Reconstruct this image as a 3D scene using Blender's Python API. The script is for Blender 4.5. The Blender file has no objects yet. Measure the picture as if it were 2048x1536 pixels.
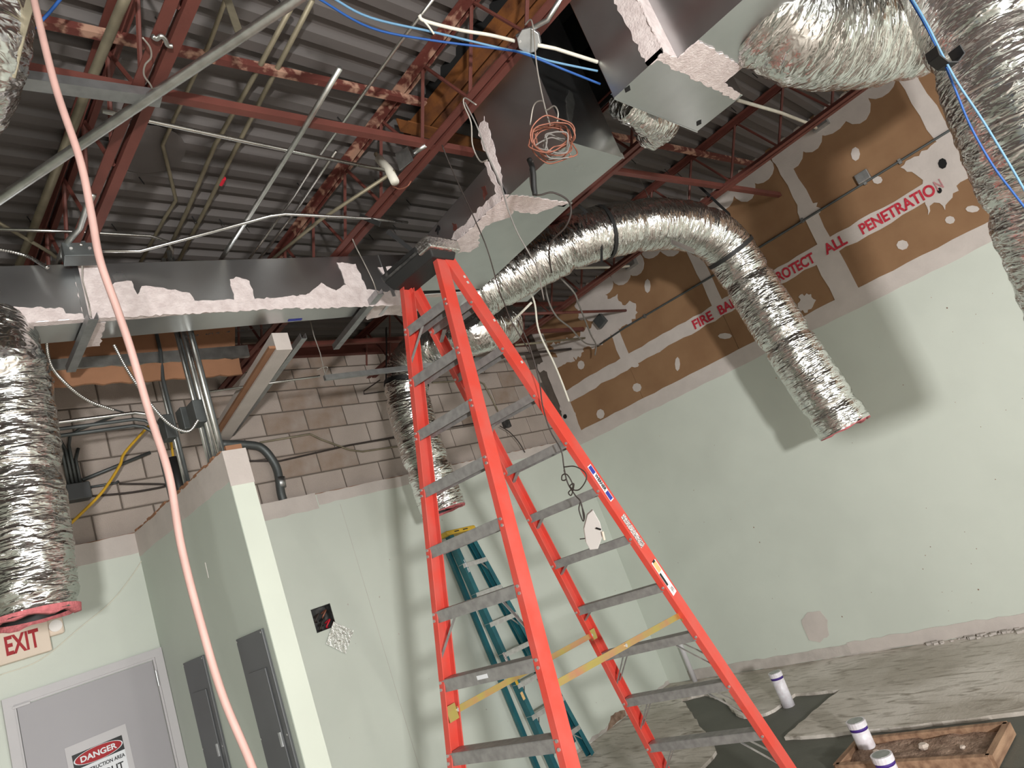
import bpy, bmesh, math, random
import numpy as np
from mathutils import Vector, Matrix, noise
random.seed(7)
sc = bpy.context.scene
COL = sc.collection

# ------------------------------------------------------------------ camera
FPX = 1363.03
CAMZ = 1.92
PITCH, ROLL, YAW = 2.33554265e-01, -3.61543221e-01, 8.43322735e-01
_cy, _sy = math.cos(YAW), math.sin(YAW)
FWD = np.array([_sy*math.cos(PITCH), _cy*math.cos(PITCH), math.sin(PITCH)])
_r = np.array([_cy, -_sy, 0.0]); _u = np.cross(_r, FWD)
RGT = _r*math.cos(ROLL) + _u*math.sin(ROLL)
UPV = -_r*math.sin(ROLL) + _u*math.cos(ROLL)
CAM = np.array([0.0, 0.0, CAMZ])
cd = bpy.data.cameras.new('camera'); cam = bpy.data.objects.new('camera', cd); COL.objects.link(cam)
cd.sensor_width = 36.0; cd.lens = FPX/2048*36.0; cd.clip_start = 0.05; cd.clip_end = 100
mw = Matrix.Identity(4)
for i in range(3):
    mw[i][0] = RGT[i]; mw[i][1] = UPV[i]; mw[i][2] = -FWD[i]; mw[i][3] = CAM[i]
cam.matrix_world = mw
sc.camera = cam

# ------------------------------------------------------------------ world, lights, exposure
w = bpy.data.worlds.new('world'); sc.world = w; w.use_nodes = True
w.node_tree.nodes['Background'].inputs[0].default_value = (0.75, 0.85, 1.0, 1)
w.node_tree.nodes['Background'].inputs[1].default_value = 0.6
sc.view_settings.view_transform = 'Standard'; sc.view_settings.look = 'None'
sc.view_settings.gamma = 1.0; sc.view_settings.use_curve_mapping = False
sc.view_settings.exposure = 0.0
def area(name, loc, target, sx, sy, power, col):
    l = bpy.data.lights.new(name, 'AREA'); l.shape = 'RECTANGLE'; l.size = sx; l.size_y = sy
    l.energy = power; l.color = col
    o = bpy.data.objects.new(name, l); COL.objects.link(o); o.location = loc
    o.rotation_euler = (Vector(target) - Vector(loc)).to_track_quat('-Z', 'Y').to_euler()
    return o
area('daylight_storefront', (2.6, -7.4, 1.5), (2.6, 0, 1.5), 6.0, 2.3, 220, (0.93, 0.97, 1.0))
area('work_light', (-1.10, -2.60, 1.74), (5.5, 1.6, 1.9), 0.34, 0.28, 450, (1.0, 0.985, 0.96))
area('tube_light', (-2.4, -0.6, 3.66), (-2.4, -0.6, 0), 0.16, 1.2, 40, (1.0, 0.96, 0.88))
area('tube_light', (2.6, -4.2, 3.66), (2.6, -4.2, 0), 0.16, 1.2, 210, (1.0, 0.96, 0.88))

# ------------------------------------------------------------------ pixel -> place (a ray met with a real plane)
def ray(u, v):
    return RGT*((u-1024)/FPX) - UPV*((v-768)/FPX) + FWD
def PX(u, v, X): d = ray(u, v); return CAM + d*(X/d[0])
def PY(u, v, Y): d = ray(u, v); return CAM + d*(Y/d[1])
def PZ(u, v, Z): d = ray(u, v); return CAM + d*((Z-CAMZ)/d[2])
def PD(u, v, D): return CAM + ray(u, v)*D
def PP(u, v, p0, n):
    d = ray(u, v); p0 = np.array(p0); n = np.array(n)
    return CAM + d*(np.dot(p0-CAM, n)/np.dot(d, n))
V3 = lambda p: Vector((float(p[0]), float(p[1]), float(p[2])))

# ------------------------------------------------------------------ materials
MATS = {}
def nd(nt, t, **kw):
    n = nt.nodes.new(t)
    for k, v in kw.items():
        if hasattr(n, k): setattr(n, k, v)
    return n
def mat(name, col, rough=0.6, metal=0.0, var=0.12, vscale=4.0, bump=0.0, bscale=60.0, col2=None, detail=6, uvmap=False, stretch=(1, 1, 1), lo=0.35, hi=0.65, rvar=0.0, coat=0, aniso=0):
    m = bpy.data.materials.new(name); m.use_nodes = True; nt = m.node_tree
    b = nt.nodes['Principled BSDF']
    b.inputs['Roughness'].default_value = rough; b.inputs['Metallic'].default_value = metal
    tc = nd(nt, 'ShaderNodeTexCoord'); mp = nd(nt, 'ShaderNodeMapping')
    mp.inputs['Scale'].default_value = stretch
    nt.links.new(tc.outputs['UV' if uvmap else 'Object'], mp.inputs['Vector'])
    n1 = nd(nt, 'ShaderNodeTexNoise'); n1.inputs['Scale'].default_value = vscale; n1.inputs['Detail'].default_value = detail
    nt.links.new(mp.outputs[0], n1.inputs['Vector'])
    cr = nd(nt, 'ShaderNodeValToRGB')
    c = np.array(col); c2 = np.array(col2) if col2 is not None else np.clip(c*(1+var), 0, 1)
    c1 = c if col2 is not None else c*(1-var)
    cr.color_ramp.elements[0].color = (*c1, 1); cr.color_ramp.elements[1].color = (*c2, 1)
    cr.color_ramp.elements[0].position = lo; cr.color_ramp.elements[1].position = hi
    nt.links.new(n1.outputs['Fac'], cr.inputs['Fac']); nt.links.new(cr.outputs['Color'], b.inputs['Base Color'])
    if rvar:
        mr = nd(nt, 'ShaderNodeMapRange'); mr.inputs[3].default_value = rough-rvar; mr.inputs[4].default_value = rough+rvar
        nt.links.new(n1.outputs['Fac'], mr.inputs[0]); nt.links.new(mr.outputs[0], b.inputs['Roughness'])
    if bump:
        n2 = nd(nt, 'ShaderNodeTexNoise'); n2.inputs['Scale'].default_value = bscale; n2.inputs['Detail'].default_value = 4
        nt.links.new(mp.outputs[0], n2.inputs['Vector'])
        bp = nd(nt, 'ShaderNodeBump'); bp.inputs['Strength'].default_value = bump; bp.inputs['Distance'].default_value = 0.01
        nt.links.new(n2.outputs['Fac'], bp.inputs['Height']); nt.links.new(bp.outputs[0], b.inputs['Normal'])
    MATS[name] = m
    return m
def srgb(r, g, b):
    f = lambda c: (c/255/12.92) if c/255 <= .04045 else ((c/255+.055)/1.055)**2.4
    return (f(r), f(g), f(b))
mat('green_paint', srgb(206, 212, 202), .55, var=.035, vscale=1.6, bump=.05, bscale=180)
mat('green_grey_paint', srgb(190, 198, 188), .55, var=.03, vscale=1.6, bump=.05, bscale=180)
mat('white_paint', srgb(212, 219, 206), .5, var=.03, vscale=2)
mat('compound', srgb(200, 191, 185), .85, var=.05, vscale=6, bump=.2, bscale=60)
mat('compound_dirty', srgb(190, 182, 176), .9, var=.10, vscale=9, bump=.3, bscale=60)
mat('brown_board', srgb(136, 102, 72), .85, var=.10, vscale=2.2, bump=.1, bscale=120, col2=srgb(150, 116, 84))
mat('brown_header', srgb(150, 108, 80), .85, var=.1, vscale=5, bump=.15, bscale=80)
mat('block', srgb(182, 169, 160), .9, var=.09, vscale=2.0, bump=.5, bscale=140)
mat('mortar', srgb(104, 95, 87), .95, var=.1, vscale=12, bump=.3, bscale=120)
mat('block_stained', srgb(150, 128, 110), .9, vscale=3.0, bump=.5, bscale=140, col2=srgb(176, 164, 156))
mat('deck_metal', srgb(92, 87, 85), .65, var=.10, vscale=1.3, stretch=(.4, 3, 1))
mat('joist_red', srgb(100, 54, 46), .6, var=.12, vscale=6, bump=.08, bscale=60)
mat('joist_worn', srgb(98, 50, 43), .6, vscale=14, bump=.15, bscale=60, col2=srgb(178, 140, 120), lo=.5, hi=.62)
mat('rust_steel', srgb(84, 46, 24), .75, vscale=9, bump=.2, bscale=60, col2=srgb(128, 78, 34))
mat('black_void', (0.006, 0.006, 0.006), .9, var=.1)
mat('black_rubber', (0.018, 0.018, 0.018), .55, var=.1)
mat('galv_sheet', (.60, .61, .62), .30, 1.0, var=.07, vscale=3, rvar=.07, bump=.03, bscale=4)
mat('galv_pipe', (.56, .57, .55), .38, 1.0, var=.12, vscale=18, rvar=.06)
mat('emt', (.66, .66, .64), .28, 1.0, var=.06, vscale=14, rvar=.05)
mat('old_conduit', srgb(140, 132, 112), .55, .5, var=.12, vscale=14)
mat('grey_conduit', srgb(96, 100, 100), .5, .6, var=.1, vscale=14)
mat('galv_box', (.50, .51, .51), .45, 1.0, var=.12, vscale=25)
mat('grey_stud', (.42, .43, .44), .48, 1.0, var=.1, vscale=20)
mat('sealant', srgb(232, 220, 218), .8, vscale=22, bump=.5, bscale=90, col2=srgb(212, 198, 196), stretch=(1, 1, 1))
mat('foil_tape', (.75, .75, .74), .22, 1.0, var=.1, vscale=20, bump=.7, bscale=45)
mat('ladder_red', srgb(214, 70, 56), .38, var=.07, vscale=7, bump=.04, bscale=90, col2=srgb(206, 88, 78))
mat('ladder_teal', srgb(26, 88, 100), .45, vscale=8, col2=srgb(36, 104, 112))
mat('ladder_alu', (.36, .35, .345), .5, .55, var=.14, vscale=25, bump=.06, bscale=60)
mat('alu_bright', (.62, .61, .60), .45, .8, var=.12, vscale=25)
mat('cap_dark', srgb(48, 48, 48), .5, vscale=18, bump=.2, bscale=50, col2=srgb(96, 94, 92), lo=.5, hi=.75)
mat('cap_yellow', srgb(206, 168, 52), .5, var=.1, vscale=30)
mat('zinc_yellow', srgb(196, 178, 104), .35, .75, vscale=9, col2=srgb(208, 150, 120), lo=.4, hi=.7)
mat('white_plastic', srgb(238, 232, 228), .4, var=.02)
mat('cream_plastic', srgb(226, 208, 190), .45, var=.03)
mat('pvc', srgb(236, 234, 240), .35, vscale=30, col2=srgb(222, 214, 220))
mat('purple', srgb(70, 42, 130), .6, var=.1)
mat('sign_red', srgb(165, 22, 32), .6, var=.05)
mat('stencil_red', srgb(176, 26, 48), .85, vscale=60, col2=srgb(198, 60, 74))
mat('sign_black', srgb(20, 20, 22), .5, var=.05)
mat('sign_white', srgb(228, 230, 234), .5, var=.02)
mat('sticker_blue', srgb(50, 60, 160), .5, var=.05)
mat('sticker_tan', srgb(232, 190, 130), .6, var=.08, vscale=60)
mat('sticker_print', srgb(120, 108, 106), .7, vscale=160, col2=srgb(232, 222, 220), lo=.45, hi=.55)
mat('panel_grey', srgb(84, 86, 88), .42, var=.05, vscale=3)
mat('door_paint', srgb(164, 161, 165), .45, var=.02, vscale=2)
mat('frame_paint', srgb(194, 191, 193), .45, var=.03, vscale=4)
mat('pink_insul', srgb(206, 118, 122), .95, var=.15, vscale=40, bump=.6, bscale=90)
mat('copper_wire', srgb(150, 96, 78), .45, .3, var=.2, vscale=30)
mat('cord_pink', srgb(184, 148, 140), .6, var=.07, vscale=12)
mat('cable_white', srgb(226, 222, 208), .55, var=.05, vscale=20)
mat('cable_grey', srgb(132, 128, 124), .55, var=.08, vscale=20)
mat('cable_dark', srgb(58, 50, 46), .6, var=.1, vscale=20)
mat('cable_blue', srgb(38, 88, 160), .5, var=.05, vscale=20)
mat('cable_light_blue', srgb(108, 152, 186), .5, var=.05, vscale=20)
mat('cable_yellow', srgb(210, 165, 45), .55, var=.06, vscale=20)
mat('tape_red', srgb(214, 40, 60), .6, var=.1)
mat('wire_tie', srgb(170, 164, 156), .5, .6, var=.1)
mat('wood', srgb(176, 142, 114), .8, vscale=3, bump=.3, bscale=40, col2=srgb(132, 100, 78), stretch=(1, 8, 8))
mat('dirt', srgb(122, 98, 82), .95, vscale=16, bump=1.0, bscale=50, col2=srgb(168, 142, 124))
mat('pebble', srgb(205, 190, 178), .9, var=.08, vscale=30)
mat('stencil_faint', srgb(186, 130, 132), .9, var=.1, vscale=60)
mat('fresh_concrete', srgb(100, 100, 92), .7, var=.09, vscale=2.5, bump=.15, bscale=70)

# worn concrete slab
def concrete():
    m = mat('slab', srgb(222, 214, 206), .75, vscale=1.4, bump=.3, bscale=45, col2=srgb(186, 177, 166), detail=9, lo=.38, hi=.62)
    nt = m.node_tree; b = nt.nodes['Principled BSDF']
    src = b.inputs['Base Color'].links[0].from_socket
    n = nd(nt, 'ShaderNodeTexNoise'); n.inputs['Scale'].default_value = 7; n.inputs['Detail'].default_value = 8; n.inputs['Distortion'].default_value = 1.2
    tc = nd(nt, 'ShaderNodeTexCoord'); mp = nd(nt, 'ShaderNodeMapping'); mp.inputs['Scale'].default_value = (2.2, .6, 1)
    nt.links.new(tc.outputs['Object'], mp.inputs[0]); nt.links.new(mp.outputs[0], n.inputs['Vector'])
    cr = nd(nt, 'ShaderNodeValToRGB'); cr.color_ramp.elements[0].position = .50; cr.color_ramp.elements[1].position = .72
    mx = nd(nt, 'ShaderNodeMix', data_type='RGBA'); mx.inputs[7].default_value = (*srgb(146, 136, 124), 1)
    nt.links.new(n.outputs['Fac'], cr.inputs[0]); nt.links.new(cr.outputs[0], mx.inputs[0])
    nt.links.new(src, mx.inputs[6]); nt.links.new(mx.outputs[2], b.inputs['Base Color'])
concrete()

def foil():
    m = bpy.data.materials.new('foil'); m.use_nodes = True; nt = m.node_tree; b = nt.nodes['Principled BSDF']
    b.inputs['Metallic'].default_value = 1.0; b.inputs['Roughness'].default_value = .17; b.inputs['Base Color'].default_value = (.80, .80, .78, 1)
    tc = nd(nt, 'ShaderNodeTexCoord'); prev = None
    for sc_, st, dist in (((9, 42, 1), .75, .02), ((30, 95, 1), .5, .008)):
        mp = nd(nt, 'ShaderNodeMapping'); mp.inputs['Scale'].default_value = sc_
        nt.links.new(tc.outputs['UV'], mp.inputs[0])
        n = nd(nt, 'ShaderNodeTexNoise'); n.noise_type = 'RIDGED_MULTIFRACTAL'; n.inputs['Scale'].default_value = 1.0; n.inputs['Detail'].default_value = 2; n.inputs['Distortion'].default_value = .6
        nt.links.new(mp.outputs[0], n.inputs['Vector'])
        bp = nd(nt, 'ShaderNodeBump'); bp.inputs['Strength'].default_value = st; bp.inputs['Distance'].default_value = dist
        nt.links.new(n.outputs['Fac'], bp.inputs['Height'])
        if prev is not None: nt.links.new(prev.outputs[0], bp.inputs['Normal'])
        prev = bp
    nt.links.new(prev.outputs[0], b.inputs['Normal'])
    MATS['foil'] = m
foil()

# ------------------------------------------------------------------ mesh helpers
class MB:
    def __init__(s): s.v = []; s.f = []; s.uv = None
    def add(s, vs, fs):
        b = len(s.v); s.v += [tuple(float(c) for c in p) for p in vs]; s.f += [tuple(i+b for i in f) for f in fs]; return s
    def hexa(s, p):   # 8 corners: bottom 4 (ccw), top 4
        return s.add(p, [(3,2,1,0),(4,5,6,7),(0,1,5,4),(1,2,6,5),(2,3,7,6),(3,0,4,7)])
    def box(s, x0, x1, y0, y1, z0, z1):
        return s.hexa([(x0,y0,z0),(x1,y0,z0),(x1,y1,z0),(x0,y1,z0),(x0,y0,z1),(x1,y0,z1),(x1,y1,z1),(x0,y1,z1)])
    def obox(s, c, ex, ey, ez):   # centre and three half-axis vectors
        c, ex, ey, ez = map(np.array, (c, ex, ey, ez))
        return s.hexa([c-ex-ey-ez, c+ex-ey-ez, c+ex+ey-ez, c-ex+ey-ez, c-ex-ey+ez, c+ex-ey+ez, c+ex+ey+ez, c-ex+ey+ez])
    def bar(s, a, b, wdir, wid, thk):   # flat bar from a to b: wdir is the width direction
        a, b = np.array(a, float), np.array(b, float); d = b-a; L = np.linalg.norm(d); d /= L
        wd = np.array(wdir, float); wd -= d*np.dot(wd, d); wd /= np.linalg.norm(wd); t = np.cross(d, wd)
        return s.obox((a+b)/2, d*L/2, wd*wid/2, t*thk/2)
    def sweep(s, path, prof, up=(0, 0, 1), closed=True, caps=True):
        P = [np.array(p, float) for p in path]; n = len(P); k = len(prof); vs = []
        upv = np.array(up, float)
        for i in range(n):
            t = (P[min(i+1, n-1)]-P[max(i-1, 0)]); t /= np.linalg.norm(t)
            x = np.cross(t, upv); x /= np.linalg.norm(x); y = np.cross(x, t)
            for (a, b) in prof: vs.append(P[i]+x*a+y*b)
        fs = []
        for i in range(n-1):
            for j in range(k if closed else k-1):
                fs.append((i*k+j, i*k+(j+1) % k, (i+1)*k+(j+1) % k, (i+1)*k+j))
        if caps and closed: fs.append(tuple(range(k-1, -1, -1))); fs.append(tuple((n-1)*k+j for j in range(k)))
        return s.add(vs, fs)
    def tube(s, path, r, seg=8, caps=True, rfun=None):
        P = [np.array(p, float) for p in path]; n = len(P); vs = []; x = None
        for i in range(n):
            t = (P[min(i+1, n-1)]-P[max(i-1, 0)]); t /= (np.linalg.norm(t)+1e-12)
            if x is None:
                a = np.array([0, 0, 1.0]) if abs(t[2]) < .9 else np.array([1.0, 0, 0]); x = np.cross(t, a)
            x = x-t*np.dot(x, t); x /= np.linalg.norm(x); y = np.cross(t, x)
            rr = r if rfun is None else rfun(i/(n-1))
            for j in range(seg):
                a = 2*math.pi*j/seg; vs.append(P[i]+(x*math.cos(a)+y*math.sin(a))*rr)
        fs = [(i*seg+j, i*seg+(j+1) % seg, (i+1)*seg+(j+1) % seg, (i+1)*seg+j) for i in range(n-1) for j in range(seg)]
        if caps: fs.append(tuple(range(seg-1, -1, -1))); fs.append(tuple((n-1)*seg+j for j in range(seg)))
        return s.add(vs, fs)
    def poly(s, pts, n, t):   # flat polygon pts (3D, ordered) given thickness t along n (pts are the front)
        n = np.array(n, float); k = len(pts); pts = [np.array(p, float) for p in pts]
        s.add(pts+[p-n*t for p in pts], [tuple(range(k)), tuple(range(2*k-1, k-1, -1))]+[(i, i+k, (i+1) % k+k, (i+1) % k) for i in range(k)]); return s
    def build(s, name, m, parent=None, smooth=False, bevel=0):
        me = bpy.data.meshes.new(name); me.from_pydata(s.v, [], s.f)
        bm = bmesh.new(); bm.from_mesh(me); bmesh.ops.recalc_face_normals(bm, faces=bm.faces)
        big = [f for f in bm.faces if len(f.verts) > 8]
        if big: bmesh.ops.triangulate(bm, faces=big)
        bm.to_mesh(me); bm.free()
        if smooth: me.polygons.foreach_set('use_smooth', [True]*len(me.polygons))
        me.materials.append(MATS[m] if isinstance(m, str) else m)
        o = bpy.data.objects.new(name, me); COL.objects.link(o)
        if bevel:
            bv = o.modifiers.new('bevel', 'BEVEL'); bv.width = bevel; bv.segments = 2; bv.limit_method = 'ANGLE'
        if parent is not None: setpar(o, parent)
        return o
def setpar(o, parent):
    o.parent = parent
    loc = Vector((0, 0, 0)); p = parent
    while p is not None: loc += p.location; p = p.parent
    o.location = o.location - loc     # only translations are used on parents
def tag(o, label, cat, group=None, kind=None):
    if label: o['label'] = label
    if cat: o['category'] = cat
    if group: o['group'] = group
    if kind: o['kind'] = kind
    return o
def thing(name, loc, label, cat, group=None, kind=None):
    o = bpy.data.objects.new(name, None); COL.objects.link(o); o.empty_display_size = .1
    o.location = tuple(float(c) for c in loc); return tag(o, label, cat, group, kind)
def struct(o, label=None): o['kind'] = 'structure'; 
def catmull(pts, per=8):
    P = [np.array(p, float) for p in pts]; P = [2*P[0]-P[1]]+P+[2*P[-1]-P[-2]]; out = []
    for i in range(1, len(P)-2):
        for k in range(per):
            t = k/per; a, b, c, d = P[i-1:i+3]
            out.append(.5*((2*b)+(c-a)*t+(2*a-5*b+4*c-d)*t*t+(3*b-a-3*c+d)*t**3))
    out.append(P[-2]); return out
def jag(pts, amp, step, seed=0):   # ragged outline through the given corner points (3D, in one plane)
    P = [np.array(p, float) for p in pts]; out = []; rnd = random.Random(seed); k = len(P); c = sum(P)/k
    for i in range(k):
        a, b = P[i], P[(i+1) % k]; L = np.linalg.norm(b-a); m = max(1, int(L/step))
        for j in range(m):
            p = a+(b-a)*(j/m)
            if j: 
                q = p-c; q /= (np.linalg.norm(q)+1e-9); e = (b-a)/L; nn = q-e*np.dot(q, e); l = np.linalg.norm(nn)
                if l > 1e-4: p = p+nn/l*rnd.uniform(-amp, amp)
            out.append(p)
    return out
def text_obj(s, size, origin, right, up, m, name, parent=None, bold=.0, width=None, lift=.0015, extr=.0006, shear=0, valign=None):
    cu = bpy.data.curves.new('t', 'FONT'); cu.body = s; cu.size = size; cu.offset = bold*size; cu.extrude = extr; cu.shear = shear
    o = bpy.data.objects.new('t', cu); COL.objects.link(o)
    bpy.context.view_layer.update()
    me = bpy.data.meshes.new_from_object(o.evaluated_get(bpy.context.evaluated_depsgraph_get()))
    bpy.data.objects.remove(o); bpy.data.curves.remove(cu)
    xs = [v.co.x for v in me.vertices]; x0 = min(xs); wd = max(xs)-x0
    sx = 1 if width is None else width/wd
    r = np.array(right, float); r /= np.linalg.norm(r); u = np.array(up, float); u /= np.linalg.norm(u); n = np.cross(r, u); og = np.array(origin, float)
    for v in me.vertices:
        p = og+r*((v.co.x-x0)*sx)+u*v.co.y+n*(v.co.z+lift); v.co = V3(p)
    me.materials.clear(); me.materials.append(MATS[m])
    ob = bpy.data.objects.new(name, me); COL.objects.link(ob)
    if parent is not None: setpar(ob, parent)
    return ob
# ================================================================== the setting
XR, YB, YC = 6.60, 5.25, 5.38          # right wall face, furred back wall face, block wall face
XL, YF = -5.0, -7.6
DECK0, SLOPE = 4.61, -0.022
def deckz(y): return DECK0+SLOPE*(y-1.5)

# ---- floor: fresh concrete below, old slab with sawn trench above
f = MB().box(XL, XR+.3, YF, YC+.2, -.20, -.025).build('floor', 'fresh_concrete'); struct(f)
zz = lambda pts: [PZ(u, v, 0.0) for u, v in pts]
trench = [(2048,1422),(1960,1434),(1883,1443),(1800,1453),(1738,1459),(1650,1468),(1568,1474),(1590,1455),(1618,1430),(1650,1402),(1680,1379),(1640,1383),(1589,1387),(1575,1398),(1564,1406),(1548,1418),(1531,1426),(1508,1431),(1486,1432),(1470,1426),(1461,1418),(1453,1406),(1448,1397),(1407,1387),(1363,1398),(1378,1418),(1395,1443),(1415,1472),(1428,1490),(1432,1501),(1415,1522),(1398,1540)]
tp = zz(trench)
a0 = tp[0]; a1 = tp[-1]
near_r = np.array([a0[0]-.15, a0[1]-4.0, 0]); 
outline = [(XR, YC, 0), (XR, YF, 0), (near_r[0]+.2, YF, 0)] + [tuple(p) for p in tp] + [(a1[0]-.15, a1[1]-.9, 0), (a1[0]-.35, YF, 0), (XL, YF, 0), (XL, YC, 0)]
o = MB().poly(jag(outline, .012, .06, 3), (0, 0, 1), .03).build('slab', 'slab'); o.name = 'floor_slab'; struct(o); setpar(o, f)
# loose plaster and dirt along the right wall base
bm = MB()
rnd = random.Random(5)
for i in range(150):
    y = rnd.uniform(-.3, 2.4); x = XR-abs(rnd.gauss(0, .05))-.01; s = rnd.uniform(.006, .022)
    bm.obox((x, y, s*.4), (s, s*.3, 0), (-s*.3, s, 0), (0, 0, s*.5))
o = bm.build('rubble', 'compound_dirty'); tag(o, 'thin line of crumbled plaster and grit along the foot of the right wall', 'rubble', kind='stuff')

# ---- block wall behind everything
wb = MB().box(XL, XR+.3, YC+.006, YC+.2, 0, 4.72).build('wall_back', 'mortar'); struct(wb)
full = None
Zc = 3.821; Xc = 3.228
rnd = random.Random(2)
protos = {}
for r in range(-6, 4):
    z0 = Zc+.2032*r; 
    off = (Xc if r % 2 == 1 else Xc+.2032)
    n0 = int(math.floor((-.3-off)/.4064)); 
    for k in range(n0, 20):
        x0 = off+.4064*k
        if x0+.2 > XR: continue
        h = min(.193, deckz(YC)-.01-z0)
        if h < .05: continue
        x1 = min(x0+.396, XR-.002)
        stained = (3.0 < x0+.2 < 3.75 and rnd.random() < .75) or rnd.random() < .06
        key = (round(h, 3), round(x1-x0, 3), stained)
        if key not in protos:
            m_ = MB(); b = .006; W, H = x1-x0, h
            m_.add([(0,0,0),(W,0,0),(W,0,H),(0,0,H),(b,-.008,b),(W-b,-.008,b),(W-b,-.008,H-b),(b,-.008,H-b)],[(0,1,5,4),(1,2,6,5),(2,3,7,6),(3,0,4,7),(4,5,6,7)])
            ob = m_.build('block', 'block_stained' if stained else 'block'); protos[key] = ob
        else:
            ob = protos[key].copy(); COL.objects.link(ob)
        ob.parent = wb; ob.location = (x0, YC+.006, z0)

# ---- furred drywall on the lower back wall, with an opening for a box
def wall_y(y0, y1, x0, x1, z0, z1, holes):
    m_ = MB(); xs = sorted({x0, x1, *[h[i] for h in holes for i in (0, 1)]}); zs = sorted({z0, z1, *[h[i] for h in holes for i in (2, 3)]})
    for i in range(len(xs)-1):
        for j in range(len(zs)-1):
            cx, cz = (xs[i]+xs[i+1])/2, (zs[j]+zs[j+1])/2
            if any(h[0] < cx < h[1] and h[2] < cz < h[3] for h in holes): continue
            m_.box(xs[i], xs[i+1], y0, y1, zs[j], zs[j+1])
    return m_
HOLE = (2.70, 2.873, 1.905, 2.09)
wl = wall_y(YB, YB+.10, XL, XR, 0, 2.99, [HOLE]).build('wall_back_lower', 'green_paint'); struct(wl)
def strip_y(x0, x1, z0, z1, m_, seed, amp=.004, name='tape_band', par=wl, y=YB, th=.003):
    pts = [(x0, y-th, z0), (x1, y-th, z0), (x1, y-th, z1), (x0, y-th, z1)]
    return MB().poly(jag(pts, amp, .05, seed), (0, -1, 0), th).build(name, m_, par)
strip_y(1.73, 3.02, 2.865, 3.005, 'compound', 1)
strip_y(3.03, XR, 2.895, 2.992, 'compound', 2)
strip_y(-1.0, 1.594, 2.85, 2.99, 'compound', 3)
MB().box(XL, XR, YB+.02, YB+.09, 2.988, 3.0).build('top_plate', 'brown_header', wl)
strip_y(4.7, XR, 0.0, .035, 'compound_dirty', 9, .01, 'bare_edge')
# torn paper scar at the foot of the wall, near the corner
pp = [PY(u, v, YB-.004) for u, v in [(1212,1465),(1222,1432),(1236,1424),(1250,1420),(1252,1432),(1230,1449)]]
MB().poly(jag(pp, .01, .03, 4), (0, -1, 0), .003).build('torn_paper', 'dirt', wl)
# vertical seam in the wall board
for u, v, u2, v2 in [(678, 1000, 806, 1380)]:
    a, b = PY(u, v, YB-.001), PY(u2, v2, YB-.001)
    MB().bar((a[0], YB-.0006, 0.05), (a[0], YB-.0006, 2.86), (1, 0, 0), .002, .001).build('board_seam', 'compound_dirty', wl)

bm = MB(); rnd = random.Random(14)
for i in range(60):
    x = rnd.uniform(1.9, 6.4); z = rnd.uniform(.2, 2.6)
    if HOLE[0]-.05 < x < HOLE[1]+.05 and HOLE[2]-.05 < z < HOLE[3]+.05: continue
    r_ = rnd.choice([.002, .003, .004, .006])
    bm.poly([(x+r_*math.cos(t), YB-.001, z+r_*rnd.uniform(.6, 1.8)*math.sin(t)) for t in np.linspace(0, 2*math.pi, 7)[:-1]], (0, -1, 0), .001)
o = bm.build('scuff_specks', 'compound_dirty', wl); o['kind'] = 'stuff'
# ---- stub wall carrying the two panels
sw = MB().box(1.595, 1.725, 3.58, YB, 0, 2.99).build('wall_stub', 'green_grey_paint'); struct(sw)
MB().box(1.597, 1.7235, 3.576, 3.5795, 0, 2.79).build('end_face', 'white_paint', sw)
pts = [(1.594, 3.58, 2.82), (1.594, YB, 2.82), (1.594, YB, 2.992), (1.594, 3.58, 2.992)]
MB().poly(jag(pts, .004, .06, 2), (-1, 0, 0), .002).build('tape_band', 'compound', sw)
MB().box(1.593, 1.727, 3.574, 3.58, 2.79, 2.992).build('bare_end', 'compound', sw)
MB().box(1.61, 1.71, 3.59, YB, 2.99, 2.998).build('top_plate', 'cable_dark', sw)
bm = MB()
for i in range(34):
    y = 3.62+i*.048; bm.obox((1.597+rnd.uniform(-.004, .01), y, 2.995+rnd.uniform(-.008, .006)), (.008, 0, 0), (0, .025, 0), (0, 0, rnd.uniform(.003, .009)))
bm.build('torn_edge', 'brown_header', sw)
MB().box(1.62, 1.71, 3.578, 3.60, 2.99, 3.02).build('stud_end', 'brown_header', sw)
for (u, v, u2, v2) in [(382, 1147, 389, 1175), (410, 1125, 417, 1156)]:
    a, b = PX(u, v, 1.594), PX(u2, v2, 1.594)
    MB().bar(a, b, (0, 1, 0), .008, .002).build('screw_line', 'white_plastic', sw)

# ---- right wall: painted board below, bare brown board with filled joints above
wr = MB().box(XR+.016, XR+.2, YF, YC+.2, 0, 4.72).build('wall_right', 'mortar'); struct(wr)
MB().box(XR, XR+.016, YF, YB, .0, 2.93).build('painted_board', 'green_paint', wr)
VB = [5.25, 4.10, 2.835, 1.665, .508, -.65, -1.85, -3.05, -4.25, -5.45, -6.65, YF]
for i in range(len(VB)-1):
    y1, y0 = VB[i], VB[i+1]
    MB().box(XR, XR+.016, y0+.002, y1-.002, 2.932, 3.495).build('board_panel', 'brown_board', wr)
    MB().box(XR, XR+.016, y0+.002, y1-.002, 3.499, 4.70).build('board_panel', 'brown_board', wr)
_lay = [0]
def rpatch(pts, name='compound_patch', m_='compound', amp=.01, step=.05, seed=1, th=.003, x=XR):
    _lay[0] += 1; e = _lay[0]*.00005
    pts = [(p[0]-e, p[1], p[2]) for p in pts]
    return MB().poly(jag(pts, amp, step, seed), (-1, 0, 0), th+e-.0005).build(name, m_, wr)
def rq(y0, y1, z0, z1, th=.003): return [(XR-th, y1, z0), (XR-th, y0, z0), (XR-th, y0, z1), (XR-th, y1, z1)]
rpatch(rq(-4, YB, 2.885, 3.045), 'tape_band', amp=.006, step=.12, seed=3)
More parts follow.
